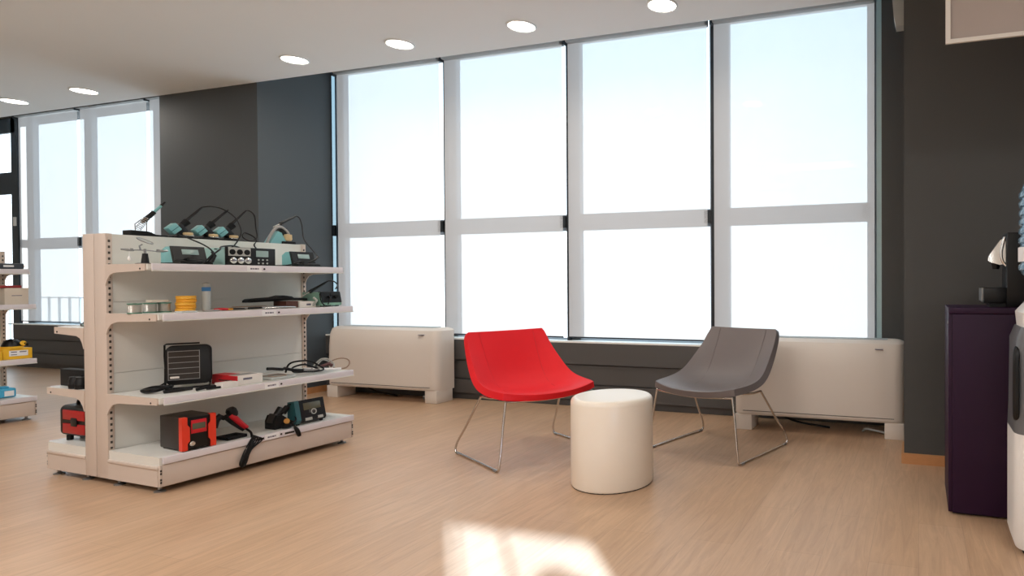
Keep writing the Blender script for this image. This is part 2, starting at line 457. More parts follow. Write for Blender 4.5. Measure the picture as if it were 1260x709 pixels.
# ------------------------------------------------------------------ chairs
def chair(label, loc, rz, fabric, seam):
    t = thing('lounge_chair', label, 'chair', loc, rz, )
    prof_c = [(.352, .432), (.335, .438), (.27, .43), (.17, .412), (.05, .40), (-.05, .41), (-.13, .45), (-.19, .52), (-.235, .605), (-.275, .69), (-.31, .765), (-.322, .787)]
    prof_e = [(.305, .456), (.29, .461), (.23, .464), (.16, .466), (.08, .474), (.0, .49), (-.07, .53), (-.13, .583), (-.2, .645), (-.255, .705), (-.298, .768), (-.31, .79)]
    hwid = [.285, .312, .326, .333, .334, .33, .322, .313, .302, .293, .285, .268]
    n = len(prof_c); NV = 14
    bm = bmesh.new()
    def surf(i, v):
        (cx, cz), (ex, ez) = prof_c[i], prof_e[i]
        k = abs(v)**2.3
        return Vector((cx+(ex-cx)*k, hwid[i]*v, cz+(ez-cz)*k))
    V = [[bm.verts.new(surf(i, -1+2*j/NV)) for j in range(NV+1)] for i in range(n)]
    for i in range(n-1):
        for j in range(NV): bm.faces.new((V[i][j], V[i][j+1], V[i+1][j+1], V[i+1][j]))
    bmesh.ops.recalc_face_normals(bm, faces=bm.faces)
    me = bpy.data.meshes.new('seat_shell'); bm.to_mesh(me); bm.free(); me.materials.append(fabric)
    for p in me.polygons: p.use_smooth = True
    o = bpy.data.objects.new('seat_shell', me); COL.objects.link(o); o.parent = t
    # make sure the thickness goes down and back
    up = sum((p.normal.z for p in me.polygons if p.center.x > 0), 0)
    s = o.modifiers.new('solid', 'SOLIDIFY'); s.thickness = .042; s.offset = -1 if up > 0 else 1; s.use_even_offset = True
    bv = o.modifiers.new('bevel', 'BEVEL'); bv.width = .02; bv.segments = 3; bv.limit_method = 'ANGLE'; bv.angle_limit = math.radians(50)
    ss = o.modifiers.new('sub', 'SUBSURF'); ss.levels = 1; ss.render_levels = 2
    # seams
    def sp(u, v):
        f = u*(n-1); i = min(int(f), n-2); q = f-i
        return surf(i, v)*(1-q)+surf(i+1, v)*q
    for sg in (-1, 1):
        MB().tube([sp(.36+.6*k/14, sg*(.5+.2*k/14))+Vector((.001, 0, .001)) for k in range(15)], .0022, 6).build('seam', seam, t)
    # sled frame
    def tp(sg): return [(.29, sg*.30, .405), (.297, sg*.318, .29), (.309, sg*.35, .05), (.306, sg*.356, .016), (.288, sg*.357, .009), (.15, sg*.357, .009), (-.15, sg*.357, .009),
                        (-.285, sg*.357, .009), (-.306, sg*.357, .016), (-.310, sg*.355, .04), (-.29, sg*.348, .085), (-.218, sg*.329, .18), (-.14, sg*.308, .295), (-.07, sg*.29, .395)]
    for sg in (-1, 1):
        MB().tube(tp(sg), .0072, 10, smooth=4).build('sled_leg', M_chrome, t)
        for x in (.265, -.27):
            MB().box((x, sg*.357, .007), (.04, .019, .014), .004).build('glide', M_steel, t)
    MB().tube([(.29, -.30, .405), (.305, -.2, .4), (.315, 0, .392), (.305, .2, .4), (.29, .30, .405)], .0072, 10, smooth=4).build('front_rail', M_chrome, t)
    MB().tube([(-.07, -.29, .395), (-.06, -.2, .37), (-.06, 0, .358), (-.06, .2, .37), (-.07, .29, .395)], .0072, 10, smooth=4).build('rear_rail', M_chrome, t)
    return t
chair('red upholstered lounge chair on a thin chrome sled base', (-2.469, 3.4945, 0), math.radians(-27.07), M_red, mat('red_seam', (206, 20, 30), .7))
chair('grey upholstered lounge chair on a thin chrome sled base', (-1.296, 3.961, 0), math.radians(-106.3), M_grey, mat('grey_seam', (102, 94, 92), .6))

# ------------------------------------------------------------------ drum table
t = thing('drum_table', 'white cylindrical drum table between the red and grey chairs', 'table', (-1.645, 3.1, 0))
r = .227
pf = [(r-.012, .0), (r-.004, .004), (r, .014), (r, .457)]
for k in range(1, 8):
    a = k/8*PI/2; pf.append((r-.03+.03*math.cos(a), .457+.03*math.sin(a)))
pf += [(r-.03, .487), (r*.5, .489), (0, .489)]
MB().lathe(pf, seg=64).build('body', M_pouf, t, ang=60)
MB().ring((0, 0, .004), r-.008, .005, seg=48).build('base_ring', M_dark, t)

# ------------------------------------------------------------------ purple counter, coffee machine, water cooler
t = thing('counter_cabinet', 'dark purple laminate counter cabinet at the right edge', 'cabinet', (.137, 3.114, 0))
MB().bb(.0, 1.3, .012, .43, .012, .965, .002).build('carcass', M_purple, t)
MB().bb(.018, 1.282, 0, .014, .014, .962, .002).build('front_panel', M_purple, t)
MB().bb(.0, 1.304, -.001, .434, .965, .992, .002).build('worktop', M_purple, t)
MB().bb(.02, 1.28, .03, .4, 0, .014).build('plinth', M_dark, t)
MB().cyl((-.003, .04, .92), (.001, .04, .92), .008, seg=12).build('screw_cap', M_steel, t)

t = thing('coffee_machine', 'black coffee machine with a silver brewing head on the purple counter', 'coffee machine', (.44, 3.3, .992))
MB().bb(-.035, .3, -.08, .1, 0, .362, .008).build('body', M_black, t)
MB().bb(-.138, -.02, -.075, .09, .02, .095, .006).bb(-.11, -.02, -.06, .08, 0, .022).build('drip_tray', M_black, t)
MB().bb(-.145, -.138, -.06, .075, .03, .092).build('tray_rim', M_steel, t)
Mh = Matrix.Rotation(math.radians(-38), 4, 'Y')
MB().loft([[(-.03, -.045, .215), (-.03, .045, .215), (-.03, .045, .345), (-.03, -.045, .345)],
           [(-.06, -.045, .205), (-.06, .045, .205), (-.06, .042, .325), (-.06, -.042, .325)],
           [(-.108, -.035, .222), (-.108, .035, .222), (-.102, .03, .262), (-.102, -.03, .262)],
           [(-.114, -.028, .23), (-.114, .028, .23), (-.11, .026, .25), (-.11, -.026, .25)]]).build('brewing_head', M_silver, t)
MB().tube([(-.032, -.05, .2), (-.05, -.052, .225), (-.055, -.05, .27), (-.04, -.048, .34)], .007, smooth=5).build('lever', M_silver, t)
MB().cyl((-.075, 0, .185), (-.075, 0, .215), .016, .024).build('spout', M_black, t)

t = thing('water_cooler', 'white and grey water cooler with a ribbed blue bottle at the right edge', 'water cooler', (.55, 2.84, 0))
def rr(hx, hy, z, rad=.06, n=5):
    out = []
    for cx, cy, a0 in ((hx-rad, hy-rad, 0), (-hx+rad, hy-rad, PI/2), (-hx+rad, -hy+rad, PI), (hx-rad, -hy+rad, 1.5*PI)):
        for k in range(n+1):
            a = a0+k/n*PI/2; out.append((cx+rad*math.cos(a), cy+rad*math.sin(a), z))
    return out
MB().loft([rr(.178, .15, z) if i else rr(.17, .14, z) for i, z in enumerate((.03, .06, .3, .5))]).build('lower_body', M_coolw, t)
MB().loft([rr(.178, .15, .5), rr(.174, .152, .6), rr(.17, .152, .88), rr(.152, .14, .93)]).build('tap_bay', M_coolg, t)
MB().loft([rr(.145, .13, .93), rr(.15, .135, .99), rr(.11, .11, 1.04)]).build('collar', M_coolw, t)
MB().loft([rr(.14, .13, .0), rr(.15, .135, .032)]).build('base', M_dark, t)
MB().tube([(-.168, -.1, .56), (-.174, -.13, .6), (-.174, -.13, .8), (-.164, -.1, .845)], .013, smooth=6).build('side_recess', M_black, t)
for x in (-.05, .05): MB().cyl((x, -.17, .8), (x, -.14, .84), .014).build('tap', M_black, t)
pf = [(.06, 1.04), (.07, 1.1), (.135, 1.15)]
for k in range(9):
    z = 1.16+k*.038; pf += [(.138, z), (.146, z+.006), (.146, z+.024), (.138, z+.031)]
pf += [(.135, 1.51), (.12, 1.545), (.09, 1.565), (0, 1.57)]
bt = thing('water_bottle', 'ribbed blue clear water bottle upside down on the cooler', 'bottle', (.55, 2.84, 0))
MB().lathe(pf, seg=40).build('shell', M_bottle, bt, ang=50)
MB().lathe([(.147, 1.2), (.1475, 1.205), (.1475, 1.255), (.147, 1.26)], seg=40).build('paper_label', M_tag, bt)

# ------------------------------------------------------------------ gondola shelving
AG = .0434
G0 = (-3.846, 2.212)
La = (math.sin(AG), math.cos(AG)); Eb = (-math.cos(AG), math.sin(AG))
def gp(a, b, z, o=G0): return (o[0]+a*La[0]+b*Eb[0], o[1]+a*La[1]+b*Eb[1], z)
# local frame of a gondola: x = -b, y = a
def q(a, b, z): return (-b, a, z)

def slots(a, b, sgn, z0, z1):
    return MB().box((-b, a, (z0+z1)/2), (.004, .009, z1-z0))
def shelf_tray(root, z, bf, bb_, a0, a1, sgn, tag_a=None, dot=True):
    """one shelf; bf = front edge b, bb_ = back b; sgn +1 when the front looks right (+x)"""
    s = MB().bb(-bf, -bb_, a0+.004, a1-.004, z-.03, z).build('shelf', M_tray, root, smooth=False)
    MB().bb(-bf-sgn*.004, -bf+sgn*.007, a0+.02, a1, z-.033, z+.003, .002).build('price_rail', M_price, s)
    MB().bb(-bf, -bf+sgn*.012, a0+.02, a1, z-.039, z-.033).build('rail_lip', M_tray, s)
    d = bb_-bf
    for a in (a0, a1-.01):
        pol = [(-bb_, z+.001), (-bf-sgn*.012, z+.001), (-bf-sgn*.012, z-.036), (-(bb_-d*.22), z-.046), (-(bb_-d*.11), z-.058), (-(bb_-d*.045), z-.085), (-bb_, z-.118)]
        MB().prism([(p[0], p[1]) for p in pol], 'y', a-.003, a+.004).build('shelf_bracket', M_cream, s)
    MB().cyl((-(bf+d*.14), a0-.005, z-.026), (-(bf+d*.14), a0, z-.026), .005, seg=8).build('bracket_hole', M_dark, s)
    if tag_a:
        L = MB().bb(-bf+sgn*.007, -bf+sgn*.0085, tag_a, tag_a+.085, z-.034, z-.001).build('price_label', M_tag, s)
        k = MB(); a = tag_a+.018
        for wd in (.012, .008, .014, .006):
            k.bb(-bf+sgn*.0085, -bf+sgn*.009, a, a+wd, z-.022, z-.013); a += wd+.003
        k.build('print', M_ink, L)
        MB().cyl((-bf+sgn*.006, tag_a+.1, z-.018), (-bf+sgn*.0095, tag_a+.1, z-.018), .006, seg=10).build('rail_clip', M_dark, s)
    return s

def gondola(label, o, A1, near_a, right_shelves, left_shelves, labels=True, bdepth=.45):
    root = thing('gondola_shelving', label, 'shelving', (o[0], o[1], 0), -AG)
    A0 = near_a
    # uprights (two back to back at either end)
    for a in (A0, A1-.03):
        for b0, b1, s in ((.455, .562, 1), (.566, .67, -1)):
            u = MB().bb(-b0, -b1, a, a+.03, .036, 1.402, .002).build('upright', M_cream, root)
            bs = b0-.001 if s == 1 else b1+.001
            slots(a+.015, bs, s, .2, 1.385).build('slot_strip', M_slots, u)
    for b, s in ((.468, 1), (.657, -1)):
        p = MB()
        zz = [.18, .62, 1.02, 1.40]
        for z0, z1 in zip(zz, zz[1:]): p.bb(-b-.005, -b+.005, A0+.03, A1-.03, z0+.001, z1-.001)
        p.build('back_panel', M_tray, root, smooth=False)
    MB().bb(-.475, -.65, A0+.03, A1-.03, 1.385, 1.398).build('top_gap_shade', M_dark, root, smooth=False)  # dark strip standing in for shadow in the gap; items rest on it
    # base
    for bf, bb_, s in ((.0, .455, 1), (1.062, .67, -1)):
        kp = MB().bb(-bf-s*.004, -bf-s*.02, A0+.012, A1-.012, .036, .152, .003).build('kick_panel', M_cream, root)
        for a in (A0, A1-.012):
            e = MB().bb(-bf-s*.02, -bb_, a, a+.012, .036, .140).bb(-bf-s*.012, -bb_, a-.006, a+.014, .126, .146, .006, 3).build('end_panel', M_cream, root)
            MB().bb(-bf-s*.004, -bf-s*.022, a+.002, a+.012, .036, .15, .002).build('corner_post', M_cream, e)
            k = MB()
            for z in (.06, .075, .108, .123): k.bb(-bf+s*.0, -bf-s*.005, a+.003, a+.009, z-.005, z+.005)
            k.build('corner_slots', M_dark, e)
            for bq in (bf+s*.06, bb_-s*.04):
                MB().lathe([(.026, 0), (.026, .006), (.012, .01), (.008, .014), (.008, .04)], (-bq, a+.03 if a == A0 else a-.03, 0), seg=14).build('levelling_foot', M_steel, root)
        sh = MB().bb(-bf-s*.012, -bb_, A0+.004, A1-.004, .146, .193).build('base_shelf', M_tray, root, smooth=False)
        MB().bb(-bf-s*.008, -bf+s*.006, A0+.014, A1, .156, .195, .002).build('price_rail', M_price, sh)
        if labels and s == 1:
            L = MB().bb(-bf+s*.006, -bf+s*.0075, .53, .615, .16, .192).build('price_label', M_tag, sh)
            k = MB(); a = .545
            for wd in (.012, .008, .014, .006): k.bb(-bf+s*.0075, -bf+s*.008, a, a+wd, .170, .179); a += wd+.003
            k.build('print', M_ink, L)
            MB().bb(-bf+s*.006, -bf+s*.007, .475, .525, .168, .18).build('rail_insert', M_dark, sh)
            MB().bb(-bf+s*.006, -bf+s*.007, .65, .71, .168, .18).build('rail_insert', M_dark, sh)
            MB().cyl((-bf+s*.005, .627, .176), (-bf+s*.0085, .627, .176), .006, seg=10).build('rail_clip', M_dark, sh)
    for z, bf, ta in right_shelves: shelf_tray(root, z, bf, .455, A0, A1, 1, ta if labels else None)
    for z, bf in left_shelves: shelf_tray(root, z, bf, .67, A0, A1, -1)
    return root
gondola('white double-sided gondola shelving in the foreground with soldering gear on its shelves', G0, 1.128, 0,
        [(.509, 0, .53), (.957, 0, .52), (1.228, .09, .495)], [(.515, 1.052), (.87, .968)])
O2 = (-6.987, 3.164)
gondola('white gondola shelving cut off by the left edge of the photo', O2, .0, -1.128, [(.505, 0, None), (.954, 0, None), (1.243, .09, None)], [(.505, 1.06), (.954, 1.06)], labels=False)

# items on the gondola: a thing at (a0,b0,z0); local x = b0-b (towards the aisle), y = a-a0
class It:
    def __init__(s, name, label, cat, a0, b0, z0, rot=0, group=None, o=G0):
        s.a0, s.b0, s.z0 = a0, b0, z0
        s.t = thing(name, label, cat, gp(a0, b0, z0, o), -AG+rot, group)
    def L(s, a, b, z): return (s.b0-b, a-s.a0, z-s.z0)

Z1, Z2, Z3, Z0, ZT = 1.2285, .9575, .5095, .1955, 1.398

def iron(it, p0, p1, cable=None, grip=M_black, tip=M_silver, shaft=M_black):
    """soldering iron: tip end at p0, cable end at p1 (a,b,z)"""
    A, B = Vector(it.L(*p0)), Vector(it.L(*p1)); d = B-A
    i = MB().tube([A+d*t for t in (.3, .36, .42, .62, .66, .9, 1.0)], (lambda t: [.012, .0125, .0115, .009, .0085, .0075, .005][min(6, int(round(t*6)))]), 12).build('iron_handle', grip, it.t)
    MB().tube([A+d*.0, A+d*.04, A+d*.31], (lambda t: .002 if t < .3 else .0045), 8).build('iron_tip', tip, i)
    if cable:
        MB().tube([B]+[it.L(*p) for p in cable], .0042, 7, smooth=7).build('cord', M_rubber, it.t)
    return i

# --- top of the unit
it = It('soldering_stand', 'black flat soldering stand with wire cage and teal-handled iron, leftmost on the shelving', 'soldering stand', .22, .53, ZT)
MB().prism([(-.088, 0), (.09, 0), (.09, .012), (.03, .014), (0, .03), (-.088, .033)], 'x', -.04, .04).build('base', M_black, it.t)
cz = MB()
for k in range(8):
    t_ = k/7; P = Vector(it.L(.185, .53, 1.445)).lerp(Vector(it.L(.225, .53, 1.505)), t_)
    cz.ring(P, .015, .0016, Matrix.Rotation(math.radians(-35), 4, 'X'), 14, 5)
cz.build('coil_holder', M_silver, it.t)
MB().tube([it.L(.172, .53, 1.425), it.L(.17, .53, 1.47), it.L(.2, .53, 1.5)], .0025, 6).tube([it.L(.225, .53, 1.42), it.L(.228, .53, 1.5)], .0025, 6).build('wire_post', M_silver, it.t)
i = MB().tube([it.L(.205, .53, 1.482), it.L(.225, .53, 1.505), it.L(.262, .53, 1.548)], lambda t: .013 if t > .2 else .009, 12).build('iron_grip', M_black, it.t)
MB().tube([it.L(.255, .53, 1.54), it.L(.30, .53, 1.592)], .0075, 10).build('iron_handle', M_teal, it.t)
MB().tube([it.L(.298, .53, 1.59), it.L(.318, .53, 1.615)], lambda t: .009-.004*t, 10).build('iron_end', M_black, it.t)

def iron_holder(label, a, b=.53, iron_to=None, cord=None, sponge=M_sponge, s=1):
    it = It('iron_holder', label, 'soldering iron holder', a, b, ZT, 0, 'teal iron holders on top of the shelving')
    # weighted foot, sloped body with teal back shell, funnel and sponge tray
    MB().prism([(-.052, 0), (.062, 0), (.062, .016), (.03, .024), (-.052, .012)], 'x', -.04, .034).build('foot', M_black, it.t)
    M = Matrix.Rotation(math.radians(38), 4, 'X')
    bm = MB().box((0.006, -.032, .058), (.052, .054, .05), .004, rx=math.radians(42)); bm.build('teal_shell', M_teal, it.t)
    MB().box((.032, -.032, .058), (.003, .054, .003), 0, rx=math.radians(42)).build('shell_groove', M_dteal, it.t)
    MB().box((-.004, .01, .056), (.046, .05, .062), .006, rx=math.radians(42)).build('body', M_black, it.t)
    MB().cyl((0, .012, .075), (0, .046, .11), .016, .022, 16).build('funnel', M_matte, it.t)
    MB().lathe([(.0, 0), (.026, 0), (.03, .01), (.027, .018), (0, .02)], (.012, .04, .022), 16).build('sponge', sponge, it.t)
    MB().bb(-.02, .036, .012, .066, .017, .024, .003).build('sponge_tray', M_silver, it.t)
    if iron_to: iron(it, (a-.02, b, ZT+.05), iron_to, cord)
    return it
iron_holder('teal and black iron holder, leftmost of three close together, its cable arching highest', .385, .53, (.515, .53, 1.607),
            [(.565, .525, 1.617), (.63, .52, 1.605), (.69, .5, 1.555), (.70, .46, 1.47), (.665, .44, 1.40), (.60, .40, 1.35), (.50, .34, 1.338), (.42, .25, 1.33)])
iron_holder('teal and black iron holder, middle of the three close together on the shelving top', .525, .53, (.665, .53, 1.605), None)
iron_holder('teal and black iron holder with a coiled cable beside it, right of three on top', .645, .53, (.775, .53, 1.612),
            [(.80, .53, 1.612), (.825, .525, 1.58), (.83, .52, 1.50), (.81, .48, 1.43), (.76, .47, 1.405), (.72, .48, 1.43), (.745, .5, 1.46), (.79, .49, 1.44), (.80, .47, 1.41), (.775, .45, 1.37), (.775, .35, 1.30)])
# lone stand at the far end
it = It('iron_holder', 'grey and teal iron holder standing alone at the far end of the shelving top', 'soldering iron holder', .975, .53, ZT, 0, 'teal iron holders on top of the shelving')
MB().prism([(-.07, 0), (.05, 0), (.01, .08), (-.015, .09)], 'x', -.035, .035).build('teal_foot', M_teal, it.t)
MB().tube([(.02, -.08, .0), (.02, -.06, .05), (.02, -.025, .105), (.02, .01, .122), (.02, .05, .1), (.02, .07, .07)], .0095, 10, smooth=5).build('arched_body', M_greycable, it.t)
MB().box((0, .035, .09), (.05, .05, .06), .01).build('body', M_black, it.t)
MB().lathe([(0, 0), (.024, 0), (.03, .012), (.028, .045), (0, .05)], (.02, .06, .025), 16).build('sponge', M_sponge, it.t)
MB().bb(-.035, .05, .01, .1, .0, .02, .003).build('foot', M_matte, it.t)
iron(it, (.95, .53, 1.515), (1.115, .53, 1.61), [(1.132, .52, 1.595), (1.135, .50, 1.54), (1.12, .46, 1.44), (1.10, .35, 1.36), (1.075, .25, 1.30)])

# --- top shelf
it = It('helping_hands', 'helping hands stand with round magnifier, left end of the top shelf', 'magnifier stand', .075, .25, Z1)
MB().lathe([(.042, 0), (.042, .004), (.03, .007), (0, .007)], seg=24).build('base', M_char, it.t)
MB().tube([(0, 0, .006), (0, 0, .06)], lambda t: .018-.006*t, 12).build('post', M_black, it.t)
MB().tube([(0, -.085, .076), (0, 0, .078), (0, .085, .072)], .003, 8).cyl((0, 0, .055), (0, 0, .085), .006).build('crossbar', M_steel, it.t)
for sy in (-1, 1):
    MB().tube([(0, sy*.05, .074), (.0, sy*.075, .077), (.0, sy*.105, .079)], lambda t: .004+.004*math.sin(t*PI), 8).box((0, sy*.06, .08), (.012, .012, .012), .002).build('clip', M_steel, it.t)
MB().tube([(0, -.02, .078), (0, -.025, .1), (0, -.012, .11)], .004, 8).build('joint', M_steel, it.t)
mgm = Matrix.Rotation(math.radians(24), 4, 'Y') @ Matrix.Rotation(math.radians(-16), 4, 'X')
lens = MB().ring((0, 0, .13), .036, .003, mgm, 28).build('lens_rim', M_steel, it.t)
MB().lathe([(0, -.001), (.034, -.001), (.034, .001), (0, .001)], (0, 0, .13), 24, mgm).build('lens', M_clear, lens)
MB().tube([(0, -.07, .074), (0, -.07, .045)], .0014, 5).lathe([(0, .018), (.006, .022), (.008, .03), (.005, .04), (0, .046)], (0, -.07, 0), 10).build('highlight_drop', M_tag, it.t)  # white drop shape standing in for a small highlight

def wedge_station(name, label, a0, a1, b0, b1, z0, h, scr=True):
    it = It(name, label, 'soldering station', (a0+a1)/2, (b0+b1)/2, z0)
    hl, hb = (a1-a0)/2, (b1-b0)/2
    # teal shell behind, black sloped front facing the aisle
    shell = [(-hb, .014), (hb*.35, .014), (hb*.1, h), (-hb*.55, h), (-hb, h*.8)]
    MB().prism(shell, 'y', -hl, hl).build('teal_shell', M_teal, it.t)
    MB().prism([(-hb, 0), (hb, 0), (hb, .022), (hb*.42, .03), (hb*.12, h+.003), (-hb*.1, h+.003), (hb*.22, .014), (-hb, .014)], 'y', -hl-.002, hl+.002).build('front_panel', M_black, it.t)
    if scr:
        n = Vector((h-.03, 0, hb*.3)).normalized()
        ang = math.atan2(hb*.3, h-.03)
        MB().box((hb*.24, hl*.05, h*.72), (.004, hl*1.05, h*.3), .001, ry=-ang).build('display', M_lcd, it.t)
    MB().cyl((hb*.45, -hl*.4, h*.3), (hb*.75, -hl*.4, h*.33), .009, .008).build('knob', M_matte, it.t)
    return it
it = wedge_station('soldering_station', 'small teal and black soldering station left of the wide station on the top shelf', .2, .36, .17, .35, Z1, .106)
MB().tube([it.L(.33, .16, 1.25), it.L(.35, .15, 1.29), it.L(.40, .17, 1.325), it.L(.45, .24, 1.345), it.L(.53, .27, 1.356), it.L(.60, .32, 1.35)], .0048, 7, smooth=6).build('cord', M_rubber, it.t)
MB().tube([it.L(.30, .15, 1.24), it.L(.325, .145, 1.27), it.L(.35, .15, 1.305), it.L(.34, .2, 1.345), it.L(.345, .35, 1.39), it.L(.34, .44, 1.42)], .0042, 7, smooth=6).build('holder_cord', M_rubber, it.t)
MB().tube([it.L(.345, .155, 1.25), it.L(.36, .15, 1.285), it.L(.352, .16, 1.31)], lambda t: .012-.004*t, 10).build('plug', M_black, it.t)

it = It('rework_station', 'wide light teal station with three outlets and a display, centre of the top shelf', 'soldering station', .6, .32, Z1)
MB().bb(-.115, .118, -.15, .135, .004, .112, .004).build('casing', M_teal2, it.t)
MB().bb(.112, .124, -.153, .14, .002, .116, .003).build('front_panel', M_black, it.t)
MB().bb(.1235, .1265, -.14, -.012, .062, .114, .002).build('outlet_plate', M_acw, it.t)
for k in range(3):
    y = -.118+k*.042
    MB().lathe([(0, 0), (.017, 0), (.017, .003), (.011, .004), (0, .0045)], (.126, y, .086), 18, Matrix.Rotation(PI/2, 4, 'Y')).build('outlet', M_matte, it.t)
    kb = MB().lathe([(0, 0), (.02, 0), (.019, .008), (.013, .012), (0, .013)], (.1245, y+.004, .034), 20, Matrix.Rotation(PI/2, 4, 'Y')).build('knob', M_silver, it.t)
    MB().bb(.1365, .139, y-.009, y+.017, .031, .037).build('knob_mark', M_ink, kb)
MB().bb(.1235, .1265, .02, .095, .06, .1, .002).build('display', M_lcd, it.t)
bt_ = MB()
for k in range(3):
    for j in range(2): bt_.cyl((.1235, .035+k*.026, .042-.022*j), (.127, .035+k*.026, .042-.022*j), .0055, seg=10)
bt_.build('buttons', M_acw, it.t)
for y in (-.1, .1):
    for x in (-.09, .1): MB().cyl((x, y, -.001), (x, y, .006), .012, seg=12).build('foot', M_rubber, it.t)

it = wedge_station('soldering_station', 'small teal and black soldering station at the far end of the top shelf', .88, 1.03, .18, .34, Z1, .105)
MB().tube([it.L(.90, .16, 1.25), it.L(.87, .15, 1.265), it.L(.82, .15, 1.247), it.L(.78, .17, 1.238), it.L(.73, .2, 1.236)], .004, 7, smooth=6).build('cord', M_rubber, it.t)
MB().bb(.07, .095, -.06, .08, .0, .012, .003).build('foot_plate', M_black, it.t)
MB().tube([it.L(.95, .17, 1.262), it.L(.98, .16, 1.28), it.L(1.01, .17, 1.30)], .007, 8).build('plug', M_black, it.t)

# --- second shelf: solder spools
def spool(label, a, b, z, r=.031, h=.056, cap=M_gflange):
    it = It('solder_spool', label, 'solder spool', a-.0, b, z, 0, 'solder spools on the second shelf')
    for z0 in (0, h-.006): MB().lathe([(0, z0), (r, z0), (r, z0+.006), (0, z0+.006)], seg=24).build('flange', cap, it.t)
    pf = [(r*.86, .006)]
    for k in range(10): pf += [(r*.9, .008+k*.0042), (r*.86, .01+k*.0042)]
    MB().lathe(pf+[(r*.86, h-.006)], seg=24).build('wire_winding', M_wire, it.t)
    MB().lathe([(.0, h), (.008, h), (.008, h+.001), (0, h+.001)], seg=12).build('hub', M_dark, it.t)
spool('green-flanged solder spool standing apart, leftmost on the second shelf', .02, .24, Z2)
spool('green-flanged solder spool, left of the touching pair on the second shelf', .115, .29, Z2)
spool('green-flanged solder spool under a white carton lid, right of the touching pair', .178, .283, Z2)
o = It('carton', 'small flat white carton lying across the pair of solder spools', 'box', .15, .287, Z2+.058)
MB().box((0, 0, .007), (.05, .085, .013), .001).build('tray', M_card, o.t)
# orange rolls
for k in range(5):
    o = It('tape_roll', ['orange roll at the bottom of the orange stack on the second shelf', 'orange roll, second from the bottom of the stack', 'orange roll in the middle of the stack',
                         'orange roll, second from the top of the stack', 'orange roll on top of the stack on the second shelf'][k], 'roll', .262+.003*(k % 2), .25-.002*k, Z2+.0185*k, 0, 'stack of orange rolls')
    MB().lathe([(.02, 0), (.044, 0), (.047, .003), (.045, .009), (.047, .0145), (.044, .018), (.02, .018)], seg=28).build('roll', M_orange if k % 2 else M_orange2, o.t)
    MB().lathe([(.0, .001), (.021, .001), (.021, .0165), (0, .0165)], seg=18).build('core', M_orange2 if k % 2 else M_orange, o.t)
# bottle
it = It('dispenser_bottle', 'slim clear bottle with a blue label band, right of the orange stack', 'bottle', .365, .24, Z2)
MB().lathe([(0, 0), (.02, 0), (.021, .005), (.021, .115), (.019, .12)], seg=20).build('body', M_clear, it.t)
MB().lathe([(.0, .118), (.021, .118), (.0215, .12), (.0215, .14), (.02, .142), (0, .142)], seg=20).build('label_band', M_blue, it.t)
MB().lathe([(.0, .142), (.019, .142), (.017, .165), (.006, .17), (0, .17)], seg=16).build('cap', M_acw, it.t)
# small parts
def packet(name, label, cat, a, b, sx, sy, h, m, z=Z2, rot=0, group=None):
    it = It(name, label, cat, a, b, z, rot, group)
    MB().bb(-sx/2, sx/2, -sy/2, sy/2, 0, h, min(.003, h*.3)).build('body', m, it.t)
    return it
packet('blister_pack', 'flat grey blister pack in front of the orange stack', 'packet', .185, .1, .05, .09, .01, M_clear, rot=.2)
packet('blister_pack', 'pale grey blister pack in front of the clear bottle', 'packet', .32, .12, .05, .07, .01, M_greycable, rot=-.3)
it = It('cutter_tool', 'small red and yellow handled tool lying right of the clear bottle', 'tool', .40, .16, Z2)
MB().tube([(0, -.04, .008), (0, 0, .01), (.006, .03, .008)], .007, 8, smooth=4).build('red_grip', M_crimson, it.t)
MB().tube([(.006, .03, .008), (.01, .055, .007)], .004, 8).build('jaw', M_orange, it.t)
it = It('hand_tool', 'dark oval hand tool lying flat near the middle of the second shelf', 'tool', .48, .18, Z2)
MB().loft([[(x*sx_, y_, z*sx_) for x, z in ((.02, .002), (.02, .014), (-.02, .014), (-.02, .002))] for y_, sx_ in ((-.065, .3), (-.05, .9), (0, 1.1), (.045, .9), (.065, .35))]).build('body', M_char, it.t)
MB().bb(-.01, .01, .06, .085, .002, .01, .002).build('tip', M_whitecard, it.t)
it = It('pliers', 'pair of long pliers with dark handles lying on the second shelf', 'pliers', .62, .15, Z2)
MB().tube([(.02, .06, .01), (0, 0, .01), (-.02, -.09, .01)], .006, 8, smooth=4).build('handle', M_greycable, it.t)
MB().tube([(-.02, .06, .01), (0, 0, .01), (.02, -.09, .01)], .006, 8, smooth=4).build('handle', M_matte, it.t)
MB().tube([(.01, .05, .01), (0, .12, .01)], lambda t: .009-.006*t, 8).build('jaw', M_steel, it.t)
it = It('tweezers', 'silver tweezers lying beside the pliers on the second shelf', 'tweezers', .72, .13, Z2)
MB().tube([(.01, -.1, .006), (.012, 0, .01), (.002, .1, .006)], .004, 6, smooth=4).tube([(-.01, -.1, .006), (-.012, 0, .01), (-.002, .1, .006)], .004, 6, smooth=4).build('body', M_silver, it.t)
it = It('tip_case', 'flat brown and cream tip case under the black tool pouch', 'case', .64, .27, Z2)
MB().bb(-.05, .05, -.1, .1, 0, .014, .003).build('case', M_card, it.t)
MB().bb(-.048, .048, -.09, .06, .014, .018, .001).build('lid', M_browncable, it.t)
it = It('brown_carton', 'dark brown carton left of the small white carton on the second shelf', 'box', .82, .22, Z2)
MB().bb(-.06, .06, -.04, .04, 0, .045, .001).build('carton', M_brown, it.t)
it = It('white_carton', 'small white carton beside the green station on the second shelf', 'box', .92, .2, Z2)
MB().bb(-.05, .05, -.055, .055, 0, .04, .001).build('carton', M_whitecard, it.t)
MB().bb(.0495, .0505, -.01, .02, .013, .025).build('print', M_ink, it.t)
it = It('tool_pouch', 'long black tool pouch draped over the cartons on the second shelf', 'pouch', .80, .25, Z2+.045)
